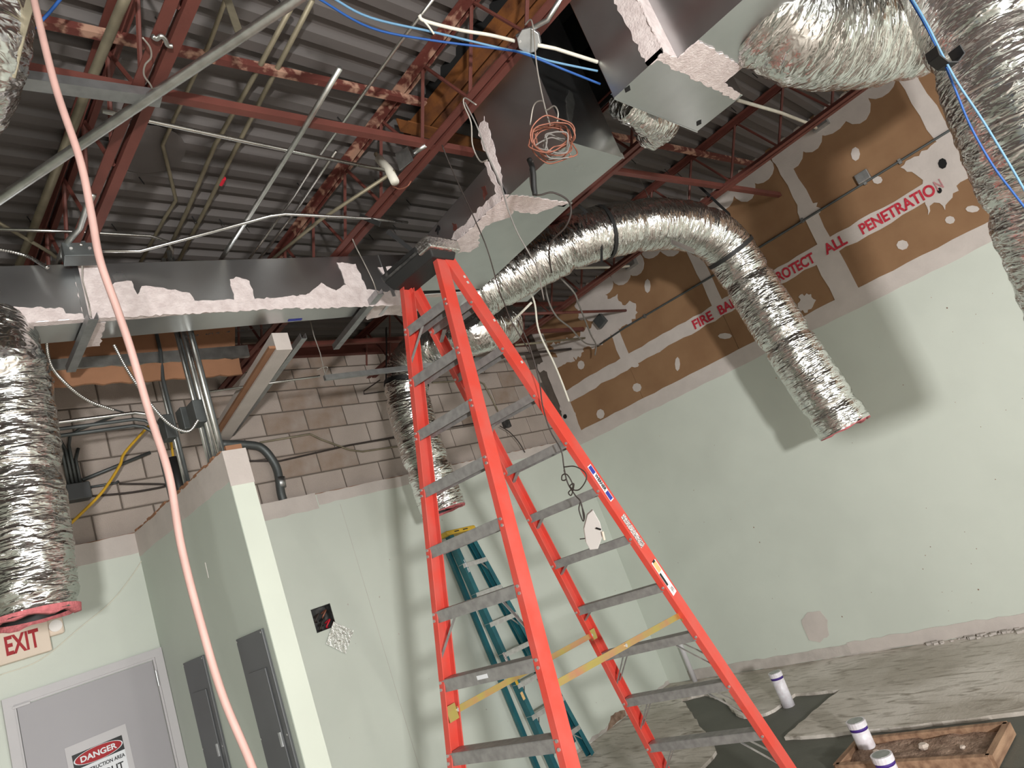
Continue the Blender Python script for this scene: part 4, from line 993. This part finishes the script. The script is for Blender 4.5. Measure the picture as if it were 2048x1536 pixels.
# conduits and box fixed to the block wall at far left
tbx = thing('junction_box', PY(155, 985, YC-.05), 'square grey junction box on the block wall with many conduits', 'electrical box')
c = PY(155, 985, YC-.05)
MB().obox(c, (.075, 0, 0), (0, .045, 0), (0, 0, .06)).build('box_body', 'grey_conduit', tbx, bevel=.008)
MB().obox(c-np.array([0, .047, 0]), (.07, 0, 0), (0, .003, 0), (0, 0, .055)).build('cover', 'panel_grey', tbx, bevel=.006)
G4 = 'conduits on the block wall'
yk = YC-.025
for i in range(4):
    x = c[0]-.035+i*.024
    if i < 2: pts = [(x, yk, c[2]+.05), (x, yk, c[2]+.33+.03*(1-i)), (x-.02, yk, c[2]+.40+.03*(1-i)), (x-.07, yk, c[2]+.44+.03*(1-i)), (-.5, yk, c[2]+.46+.03*(1-i))]
    elif i == 2: pts = [(x, yk, c[2]+.05), (x, yk, c[2]+.36), (x+.02, yk, c[2]+.43), (x+.08, yk, c[2]+.47), (x+.40, yk, c[2]+.57), (1.55, yk, c[2]+.66)]
    else: pts = [(x, yk, c[2]+.05), (x, yk, c[2]+.25), (x+.03, yk, c[2]+.33)]
    pipe('surface_conduit', f'steel conduit rising from the square box on the block wall, {names[i]} from the left', pts, .011, 'grey_conduit', grp=G4)
for i in range(3):
    z = c[2]-.03+i*.026; pipe('surface_conduit', f'short conduit entering the left side of the square box, {["lowest","middle","top"][i]} one', [(c[0]-.07, yk, z), (-.4, yk, z-.01)], .009, 'grey_conduit', grp=G4)
pipe('surface_conduit', 'conduit from the square box running right along the block wall, upper one', [(c[0]+.07, yk, c[2]+.03), (c[0]+.25, yk, c[2]+.03), (1.6, yk, c[2]+.04)], .009, 'grey_conduit', grp=G4)
pipe('surface_conduit', 'cable from the square box sagging right along the block wall', catmull([(c[0]+.07, yk, c[2]-.035), (c[0]+.35, yk, c[2]-.06), (c[0]+.6, yk, c[2]-.05), (1.6, yk, c[2]+.02)], 6), .008, 'cable_dark', 'cable', grp=G4)
pipe('surface_conduit', 'grey flat bar slanting across the block wall behind the yellow cable', [PY(165,960,YC-.06), PY(300,905,YC-.06)], .013, 'grey_conduit', grp=G4)
pipe('cable', 'yellow cable slanting down the block wall behind the left flexible duct', Ys([(297,852),(250,905),(240,930),(215,970),(190,1000),(130,1058)], 5.15), .010, 'cable_yellow', 'cable', 'yellow cables', smooth_path=True)
pipe('cable', 'yellow cable dropping behind the stub wall conduits', Ys([(340,868),(345,905),(352,945),(362,965),(350,985)], 4.9), .009, 'cable_yellow', 'cable', 'yellow cables', smooth_path=True)
# right of the stub wall on the block wall
pipe('bent_pipe', 'thick dark grey pipe curving down the block wall beside the stub wall', Ys([(440,888),(500,890),(525,897),(545,920),(556,945),(562,985),(568,1005)], 5.30), .035, 'grey_conduit', 'pipe', seg=14, smooth_path=True)
o = MB().tube([PY(560,955,5.30), PY(563,975,5.30)], .041, 14).build('pipe_collar', 'galv_box', None, True); tag(o, 'grey collar on the curving dark pipe', 'pipe')
pipe('surface_conduit', 'thin conduit bending across the block wall beside the hanging flexible duct', Ys([(520,885),(620,868),(640,878),(700,900),(725,903),(800,892),(860,880)], YC-.02), .009, 'old_conduit', grp=G4)
pipe('surface_conduit', 'thin cable running along the block wall behind the ladder', Ys([(495,922),(560,922),(700,890),(800,872),(900,855),(990,840)], YC-.02), .008, 'cable_dark', 'cable', grp=G4)
pipe('surface_conduit', 'thin conduit with a bend on the block wall right of the hanging flexible duct', Ys([(865,765),(950,760),(968,768),(985,800),(996,823)], YC-.02), .009, 'old_conduit', grp=G4)
pipe('surface_conduit', 'bent wire on the block wall left of the hanging flexible duct', Ys([(760,760),(728,782),(728,788),(790,780)], YC-.03), .006, 'cable_dark', 'cable', grp=G4)
o = MB().obox(PY(1013, 848, YC-.03), (.045, 0, 0), (0, .028, 0), (0, 0, .045)).build('junction_box', 'cap_dark', bevel=.004); tag(o, 'dark square box on the block wall behind the ladder', 'electrical box')
pipe('surface_conduit', 'wire curving down from the dark square box to the green wall', Ys([(1000,852),(1020,865),(1038,885),(1050,905)], YC-.15), .006, 'cable_dark', 'cable', grp=G4, smooth_path=True)

# ---- remains of the old soffit
zs = PY(436, 882, YC)[2]
so = thing('soffit_remnant', PZ(480, 790, zs), 'broken drywall soffit edge slanting back to the block wall', 'soffit')
a_, b_ = PZ(553, 700, zs), PY(432, 884, YC-.01)
w_ = np.array([1.0, 0, 0])
MB().hexa([a_, a_+w_*.11, b_+w_*.11, b_, a_+EZ*.12, a_+w_*.11+EZ*.12, b_+w_*.11+EZ*.12, b_+EZ*.12]).build('wrapped_edge', 'compound', so)
MB().hexa([a_-w_*.045+EZ*.012, a_-w_*.001+EZ*.012, b_-w_*.001+EZ*.012, b_-w_*.045+EZ*.012, a_-w_*.045+EZ*.03, a_-w_*.001+EZ*.03, b_-w_*.001+EZ*.03, b_-w_*.045+EZ*.03]).build('bare_paper_edge', 'brown_header', so)
hz = a_[2]
y0_ = 4.3
def header(pp, m_, nm, th=.02):
    return MB().poly(pp, (0, -1, 0), th).build(nm, m_, so)
h0, h1 = PY(45, 778, y0_), PY(485, 748, y0_); h2, h3 = PY(478, 716, y0_), PY(45, 745, y0_)
header(jag([h0, h1, h2, h3], .008, .05, 3), 'brown_header', 'brown_board')
g0, g1, g2, g3 = PY(60, 742, y0_+.03), PY(500, 712, y0_+.03), PY(495, 690, y0_+.03), PY(60, 722, y0_+.03)
header([g0, g1, g2, g3], 'galv_pipe', 'metal_track', .03)
g0, g1, g2, g3 = PY(60, 722, y0_+.05), PY(470, 692, y0_+.05), PY(470, 640, y0_+.05), PY(60, 672, y0_+.05)
header([g0, g1, g2, g3], 'brown_header', 'brown_board', .02)
st = thing('loose_stud', PZ(540, 760, 3.7), 'bare grey metal stud slanting beside the broken soffit', 'metal stud')
MB().sweep([PZ(607, 672, 3.72), PY(462, 868, YC-.03)], [(-.02, -.02), (.02, -.02), (.02, .02), (.017, .02), (.017, -.017), (-.017, -.017), (-.017, .02), (-.02, .02)]).build('stud', 'grey_stud', st)
# suspended channel in front of the hanging flexible duct
tc_ = thing('hanging_channel', PY(825, 738, 4.0), 'grey ceiling channel hung on wire, crossing the hanging flexible duct', 'metal channel')
a_, b_ = PY(649, 756, 4.0), PY(1010, 713, 3.95)
MB().bar(a_, b_, EZ, .038, .025).build('channel', 'grey_stud', tc_)
MB().tube([PY(650, 748, 4.0), PY(640, 705, 4.0), PY(628, 672, 4.0), PY(600, 560, 4.0)], .004, 6).build('hanger_wire', 'wire_tie', tc_)
MB().tube(catmull([PY(650, 750, 3.99), PY(655, 735, 3.99), PY(645, 735, 3.99), PY(634, 740, 3.99)], 5), .004, 6).build('wire_twist', 'wire_tie', tc_)
pipe('surface_conduit', 'thin bright conduit slanting from the risers to the ceiling channel', [PY(405,785,4.4), PY(640,752,4.1)], .008, 'emt', grp=G4)
# strut and brackets at upper left
o = MB().sweep([PZ(-30, 158, 4.08), PZ(322, 205, 4.08)], [(-.03, 0), (.03, 0), (.03, .04), (.026, .04), (.026, .004), (-.026, .004), (-.026, .04), (-.03, .04)]).build('steel_track', 'grey_stud'); tag(o, 'flat galvanized track crossing under the first joist at upper left', 'metal channel')
strap_to('hanger_strap', 'tan strap hanging beside the foil duct end in the upper left corner', [PD(70,-30,2.2), PD(42,70,2.2), PD(22,155,2.2)], .03, 'old_conduit', grp=None, wd=(.66, -.75, 0))
o = MB().tube(catmull(Zs([(305,72),(313,78),(322,72),(330,78),(335,90),(345,92)], 4.13), 6), .009, 8).build('pipe_clip', 'galv_pipe', None, True); tag(o, 'wavy galvanized clip fixed under the first joist', 'clip')
pipe('tie_wire', 'twisted tie wire hanging from the first joist to the thick pipe', catmull(Zs([(285,75),(300,95),(302,115),(290,130),(288,150),(300,168),(306,180)], 4.1), 6), .0035, 'wire_tie', 'wire')
o = MB().bar(PZ(452, -10, 4.5), PZ(482, 76, 4.09), (1, 0, 0), .035, .004).build('pipe_hanger', 'old_conduit'); tag(o, 'flat metal strap hanger holding the thick slanting pipe', 'strap')
# ---- data cables
pipe('data_cable', 'dark blue data cable crossing under the roof toward the return duct', [PZ(625,-10,4.3), PZ(740,55,4.28), PZ(860,80,4.25), PX(1000,98,2.45), PX(1050,108,2.46), PX(1130,140,2.6), PX(1200,168,2.82)], .0055, 'cable_blue', 'cable', 'blue data cables', smooth_path=True)
pipe('data_cable', 'light blue data cable crossing under the roof toward the return duct', [PZ(655,-10,4.3), PZ(740,35,4.28), PZ(870,65,4.25), PX(1000,96,2.45), PX(1050,106,2.46), PX(1100,122,2.6), PX(1195,142,2.82)], .0055, 'cable_light_blue', 'cable', 'blue data cables', smooth_path=True)
pipe('data_cable', 'blue data cable in the upper left corner', [PD(128,-10,2.6), PD(85,40,2.55), PD(40,80,2.5)], .006, 'cable_blue', 'cable', 'blue data cables', smooth_path=True)
pipe('data_cable', 'dark blue data cable hanging over the nearest flexible duct at the right edge', [PD(1815,-10,2.30), PD(1850,50,2.26), PD(1880,108,2.25), PD(1905,165,2.24), PD(1940,250,2.24), PD(1985,330,2.24), PD(2030,390,2.24), PD(2100,480,2.24)], .0035, 'cable_blue', 'cable', 'blue data cables', smooth_path=True)
pipe('data_cable', 'light blue data cable hanging over the nearest flexible duct at the right edge', [PD(1820,-10,2.28), PD(1855,50,2.24), PD(1884,108,2.23), PD(1915,165,2.22), PD(1965,240,2.22), PD(2020,330,2.22), PD(2060,400,2.22)], .0035, 'cable_light_blue', 'cable', 'blue data cables', smooth_path=True)
o = MB()
q = [PD(u, v, 2.24) for u, v in [(1862,100),(1868,118),(1886,132),(1905,132),(1918,115),(1908,98)]]
for a, b in zip(q[:-1], q[1:]): o.bar(a, b, FWD, .06, .004)
o = o.build('hanger_strap', 'black_rubber'); tag(o, 'black strap loop holding blue cables on the nearest flexible duct', 'strap', 'black duct hanger straps')
# ---- hanging wires
def loopy(c, r, n, seed, tilt):
    rnd = random.Random(seed); pts = []
    for i in range(n*10):
        t = i/10*2*math.pi; k = i//10; rr = r*(1+.2*math.sin(t*.37+seed)+.12*rnd.uniform(-1, 1))
        pts.append(c+RGT*(rr*math.cos(t)+.012*math.sin(k*2.1))+UPV*(rr*.92*math.sin(t)*(1-.12*(k % 3))+.010*math.cos(k*1.7))+FWD*(.045*math.sin(t*.5+k))+RGT*.012*rnd.uniform(-1, 1)+UPV*.012*rnd.uniform(-1, 1))
    return pts
tcw = thing('copper_wire_coil', PX(1103, 280, 2.42), 'tangled coil of bare copper wire hanging in front of the square plenum', 'wire coil')
cc_ = PX(1103, 280, 2.42)
MB().tube(catmull(loopy(cc_, .092, 7, 3, 0), 4), .0036, 6).build('coil', 'copper_wire', tcw, True)
MB().tube(catmull(loopy(cc_+RGT*.02-UPV*.02, .06, 4, 9, 0), 4), .0034, 6).build('loose_turns', 'cable_grey', tcw, True)
MB().tube(catmull([PX(1050,50,2.45), PX(1062,40,2.44), PX(1068,70,2.43), PX(1072,120,2.42), PX(1080,170,2.42), PX(1090,215,2.42), PX(1100,250,2.42)], 6), .0038, 6).build('lead_wire', 'wire_tie', tcw, True)
MB().tube(catmull([PX(1060,250,2.42), PX(1068,210,2.42), PX(1085,202,2.42), PX(1092,220,2.42), PX(1108,212,2.42), PX(1116,225,2.42), PX(1114,245,2.42)], 6), .0036, 6).build('lead_wire', 'wire_tie', tcw, True)
pipe('hanging_wire', 'dark wire with a black taped end below the copper coil', [PX(1066,320,2.5), PX(1060,345,2.5), PX(1066,385,2.5), PX(1080,390,2.55), PX(1105,385,2.6), PX(1135,400,2.65), PX(1142,425,2.65), PX(1130,455,2.65), PX(1105,480,2.65), PX(1098,505,2.7), PX(1103,545,2.9)], .0045, 'cable_dark', 'wire', 'hanging wires', smooth_path=True)
o = MB().tube(catmull([PX(1058,318,2.5), PX(1066,340,2.5), PX(1068,372,2.5), PX(1070,390,2.5)], 5), .013, 8).build('taped_wire_end', 'black_rubber', None, True); tag(o, 'thick black taped wire end below the copper coil', 'wire')
pipe('hanging_wire', 'long thin wire hanging from the worn joist past the sheet metal branch duct', [PX(884,290,2.48), PX(900,330,2.5), PX(925,385,2.5), PX(950,440,2.5), PX(975,500,2.5), PX(998,580,2.6), PX(1010,610,2.7), PX(1022,640,2.75), PX(1060,705,2.8)], .0032, 'cable_dark', 'wire', 'hanging wires', smooth_path=True)
pipe('hanging_wire', 'wire looped on the worn joist and trailing down beside the square plenum', [PX(953,210,2.48), PX(930,196,2.46), PX(928,210,2.46), PX(942,245,2.5), PX(945,290,2.52), PX(960,322,2.54), PX(975,320,2.54)], .0042, 'wire_tie', 'wire', 'hanging wires', smooth_path=True)
pipe('hanging_wire', 'wire trailing from the worn joist down the edge of the plenum to the ladder', [PX(930,205,2.46), PX(955,255,2.5), PX(975,310,2.55), PX(1000,365,2.6), PX(1015,415,2.6), PX(1035,465,2.65), PX(1060,510,2.7), PX(1075,540,2.8), PX(1088,600,2.9)], .0038, 'cable_grey', 'wire', 'hanging wires', smooth_path=True)
pipe('hanging_wire', 'dark wire hanging along the right ladder leg to the white box', [PX(1035,640,2.72), PX(1058,690,2.74), PX(1078,760,2.76), PX(1085,810,2.78), PX(1100,860,2.80), PX(1122,900,2.80), PX(1128,935,2.80), PX(1135,965,2.80), PX(1150,990,2.8), PX(1162,1005,2.8), PX(1168,1040,2.8)], .0036, 'cable_dark', 'wire', 'hanging wires', smooth_path=True)
pipe('hanging_wire', 'knotted dark wire between the steps above the white box', [PX(u, v, 2.79) for u, v in [(1128,934),(1150,933),(1170,945),(1172,960),(1160,978),(1148,980),(1140,972),(1148,968),(1143,990),(1137,985),(1146,972),(1135,950),(1125,950),(1124,960),(1132,958),(1128,940)]], .0034, 'cable_dark', 'wire', 'hanging wires', smooth_path=True)
pipe('hanging_wire', 'loop of dark wire just above the white hanging box', [PX(u, v, 2.8) for u, v in [(1160,1005),(1158,1020),(1166,1042),(1169,1030),(1162,1008)]], .0034, 'cable_dark', 'wire', 'hanging wires', smooth_path=True)
pipe('hanging_wire', 'white cable dropping from the end of the long duct in front of the brown wall', [PX(1062,585,4.2), PX(1070,610,4.2), PX(1075,650,4.2), PX(1085,680,4.2), PX(1105,720,4.2), PX(1122,760,4.2), PX(1138,803,4.2)], .008, 'cable_white', 'cable', 'hanging wires', smooth_path=True)
pipe('hanging_wire', 'white cable sagging from the long duct end toward the brown wall', [PX(1088,560,4.5), PX(1098,605,4.6), PX(1115,635,4.8), PX(1140,655,5.2), PX(1158,675,5.6), PX(1175,688,6.1), PX(1200,690,6.5)], .008, 'cable_grey', 'cable', 'hanging wires', smooth_path=True)
pipe('hanging_wire', 'grey cable curving down to the thin conduit on the brown wall', [PX(1120,555,4.6), PX(1148,585,4.8), PX(1158,610,5.0), PX(1170,640,5.4), PX(1182,670,5.8), PX(1192,690,6.2), PX(1190,710,6.3)], .008, 'cable_grey', 'cable', 'hanging wires', smooth_path=True)
pipe('hanging_wire', 'pale wire end at the right end of the long duct', [PX(1063,605,4.1), PX(1040,628,4.1), PX(1016,650,4.1)], .010, 'cable_white', 'cable', 'hanging wires')
pipe('hanging_wire', 'thin wire hanging from the right joist to the wall-side flexible duct', [PX(1284,340,5.3), PX(1278,355,5.2), PX(1300,400,5.0), PX(1315,425,4.8)], .0035, 'wire_tie', 'wire', 'hanging wires')
pipe('hanging_wire', 'thin tie wire hanging near the brown wall above the flexible duct', [PX(1375,365,5.4), PX(1374,395,5.3), PX(1376,402,5.2)], .0035, 'wire_tie', 'wire', 'hanging wires')
pipe('tie_wire', 'tie wire hanging from the worn joist onto the channel under the long duct', [PX(705,478,2.52), PX(715,500,2.6), PX(728,525,2.62), PX(745,560,2.65), PX(752,580,2.68)], .004, 'wire_tie', 'wire', 'hanging wires', smooth_path=True)
pipe('tie_wire', 'tie wire from the dark box down to the left channel under the long duct', [PZ(160,470,4.2), PZ(163,500,4.1), PP(165,560,P0+nX*.01,nX), PP(178,608,P0+nX*.02,nX), PP(182,634,P0+nX*.03,nX)], .0035, 'wire_tie', 'wire', 'hanging wires')
pipe('tie_wire', 'thin wire tied round the worn joist beside the bracket box', [PX(785,373,2.47), PX(800,378,2.47), PX(815,372,2.48), PX(822,362,2.5)], .0035, 'copper_wire', 'wire', 'hanging wires', smooth_path=True)
o = MB().bar(PX(720, 432, 2.47), PX(760, 448, 2.50), (0, 0, 1), .03, .01).build('rubber_scrap', 'black_rubber'); tag(o, 'black strap end lying on the worn joist', 'strap', 'black duct hanger straps')
o = MB().bar(PX(775, 462, 2.6), PX(842, 515, 2.72), (0, 0, 1), .025, .012).build('black_rod', 'black_rubber'); tag(o, 'black rod end pointing at the ladder cap', 'strap')
# white broken device box hanging by the wire
tdv = thing('hanging_device', PX(1188, 1060, 2.8), 'white plastic device box with a black mark, hanging by dark wire inside the ladder', 'device box')
dq = [PX(u, v, 2.80) for u, v in [(1186,1020),(1200,1045),(1206,1070),(1196,1098),(1180,1100),(1172,1085),(1168,1058),(1175,1030)]]
cen = sum(dq)/len(dq); nrm = -FWD
MB().poly(dq, nrm, .035).build('cover', 'white_plastic', tdv, bevel=.003)
MB().bar(PX(1192,1056,2.785), PX(1202,1059,2.785), UPV, .008, .002).build('black_mark', 'sign_black', tdv)
MB().tube([PX(1170,1077,2.79), PX(1160,1078,2.79)], .003, 6).build('screw', 'cable_dark', tdv)
MB().tube([PX(1205,1063,2.79), PX(1209,1080,2.79)], .006, 8).build('connector', 'cream_plastic', tdv)
# extension cord hanging in front of everything
pipe('extension_cord', 'pale pink cord hanging across the left side from ceiling to floor', [PD(20,-260,2.0), PD(45,-100,1.85), PD(68,0,1.75), PD(110,170,1.68), PD(160,320,1.64), PD(183,430,1.62), PD(200,520,1.60), PD(235,620,1.60), PD(262,700,1.60), PD(300,830,1.60), PD(338,950,1.58), PD(362,1090,1.55), PD(400,1240,1.53), PD(445,1390,1.5), PD(505,1536,1.48), PD(560,1700,1.5)], .0088, 'cord_pink', 'cord', seg=10, smooth_path=True, per=10)
# fallen wire on the far wall behind the exit sign
pipe('stray_wire', 'thin white wire stuck diagonally on the green wall beside the exit sign', Ys([(325,1030),(290,1110),(230,1195),(160,1255),(80,1320),(0,1350)], YB-.01), .003, 'cable_white', 'wire', smooth_path=True)

# ================================================================== things on the floor
def pvc(base, top, r, label, ring=True):
    b = PZ(*base, -.025); t = b.copy(); t[2] = PP(*top, b, np.array([FWD[0], FWD[1], 0]))[2]
    th = thing('pvc_pipe', b, label, 'pipe', 'capped plastic pipes rising from the floor')
    MB().tube([b, t-EZ*.02], r, 20).build('pipe', 'pvc', th, True)
    MB().tube([t-EZ*.035, t], r*1.10, 20).build('cap', 'pvc', th, False)
    if ring: MB().tube([t-EZ*.055, t-EZ*.035], r*1.02, 20).build('primer_ring', 'purple', th, True)
    MB().tube([t+EZ*.0, t+EZ*.002], r*.9, 20).build('cap_top', 'galv_box', th)
    return b, t
pvc((1578,1412), (1553,1343), .052, 'white plastic pipe stub nearest the right wall, standing in the trench')
pvc((1742,1512), (1714,1440), .056, 'white plastic pipe stub with purple ring beside the wooden form')
pvc((1792,1575), (1769,1506), .056, 'white plastic pipe stub with purple ring at the bottom edge')
b = PX(1394, 1372, XR-.07); t = PX(1360, 1285, XR-.07); b[2] = 0; t[0], t[1] = b[0], b[1]
pipe('steel_stub', 'pale pipe standing against the right wall behind the ladder steps', [b, (b[0], b[1], t[2]-.03), (b[0]+.02, b[1], t[2]), (b[0]+.07, b[1], t[2])], .028, 'frame_paint', 'pipe', seg=14)
# wooden form with dirt
zf = -.025
c4 = [PZ(u, v, .05) for u, v in [(1672,1530),(1718,1478),(2014,1446),(1978,1512)]]
tf = thing('wooden_form', (c4[0]+c4[2])/2*np.array([1, 1, 0])-EZ*.025, 'rough wooden form filled with dirt on the floor at the lower right', 'wooden frame')
nm = 'form_board'
for a, b_ in ((0, 1), (1, 2), (2, 3), (3, 0)):
    p, q = c4[a].copy(), c4[b_].copy(); p[2] = q[2] = .02
    MB().bar(p, q, EZ, .07, .038).build(nm, 'wood', tf)
cen = sum(c4)/4; n_ = 14; vs = []; fs = []
for i in range(n_+1):
    for j in range(n_+1):
        s, t = i/n_, j/n_; p = (c4[0]*(1-s)+c4[3]*s)*(1-t)+(c4[1]*(1-s)+c4[2]*s)*t
        p = p+(cen-p)*.03; p[2] = .022+.025*noise.noise(Vector((p[0]*9, p[1]*9, 0)))+.012*noise.noise(Vector((p[0]*30, p[1]*30, 4))); vs.append(p)
for i in range(n_):
    for j in range(n_): k = i*(n_+1)+j; fs.append((k, k+1, k+n_+2, k+n_+1))
o = MB().add(vs, fs).build('dirt_fill', 'dirt', tf, True)
rnd = random.Random(3)
SL = ['largest pale stone on the dirt in the wooden form, near the middle', 'pale stone on the dirt in the wooden form, beside the standing pipes', 'small pale stone on the dirt in the wooden form, near the bright right end']
for k in range(3):
    s, t = ((.52, .55), (.2, .5), (.78, .45))[k]; p = (c4[0]*(1-s)+c4[3]*s)*(1-t)+(c4[1]*(1-s)+c4[2]*s)*t
    r_ = (.03, .022, .016)[k]; me = MB(); me.tube([p+EZ*(.022-p[2]), p+EZ*(.022+r_*.5-p[2]), p+EZ*(.022+r_-p[2])], r_, 7, rfun=lambda q: r_*(.7+.4*math.sin(q*3)))
    o = me.build('pebble', 'pebble'); tag(o, SL[k], 'stone', 'stones in the wooden form')
# lamps behind the camera
for i, (x, y, lb) in enumerate([(-2.4, -.6, 'tube light fixture hanging behind the camera'), (2.6, -4.2, 'tube light fixture hanging near the front windows')]):
    t = thing('tube_fixture', (x, y, 3.68), lb, 'light', 'hanging tube light fixtures')
    MB().box(x-.09, x+.09, y-.62, y+.62, 3.67, 3.72).build('housing', 'white_plastic', t)
    for yy in (-.5, .5): MB().tube([(x, y+yy, 3.72), (x, y+yy, 4.6)], .004, 6).build('chain', 'wire_tie', t)
t = thing('work_light', (-1.16, -2.66, 0), 'square work light on a tripod behind the camera', 'light')
wd = np.array([6.1, 5.6, .36]); wd /= np.linalg.norm(wd); ws = np.cross(wd, EZ); ws /= np.linalg.norm(ws); wu = np.cross(ws, wd)
wc = np.array([-1.10, -2.60, 1.74])-wd*.05
MB().obox(wc, wd*.03, ws*.2, wu*.17).build('lamp_housing', 'cap_dark', t, bevel=.01)
MB().tube([wc-EZ*.15-wd*.02, (wc[0], wc[1], .55)], .015, 10).build('pole', 'grey_conduit', t, True)
for k in range(3):
    a = k*2.094; MB().tube([(wc[0], wc[1], .75), (wc[0]+.5*math.cos(a), wc[1]+.5*math.sin(a), .01)], .011, 8).build('leg', 'grey_conduit', t, True)
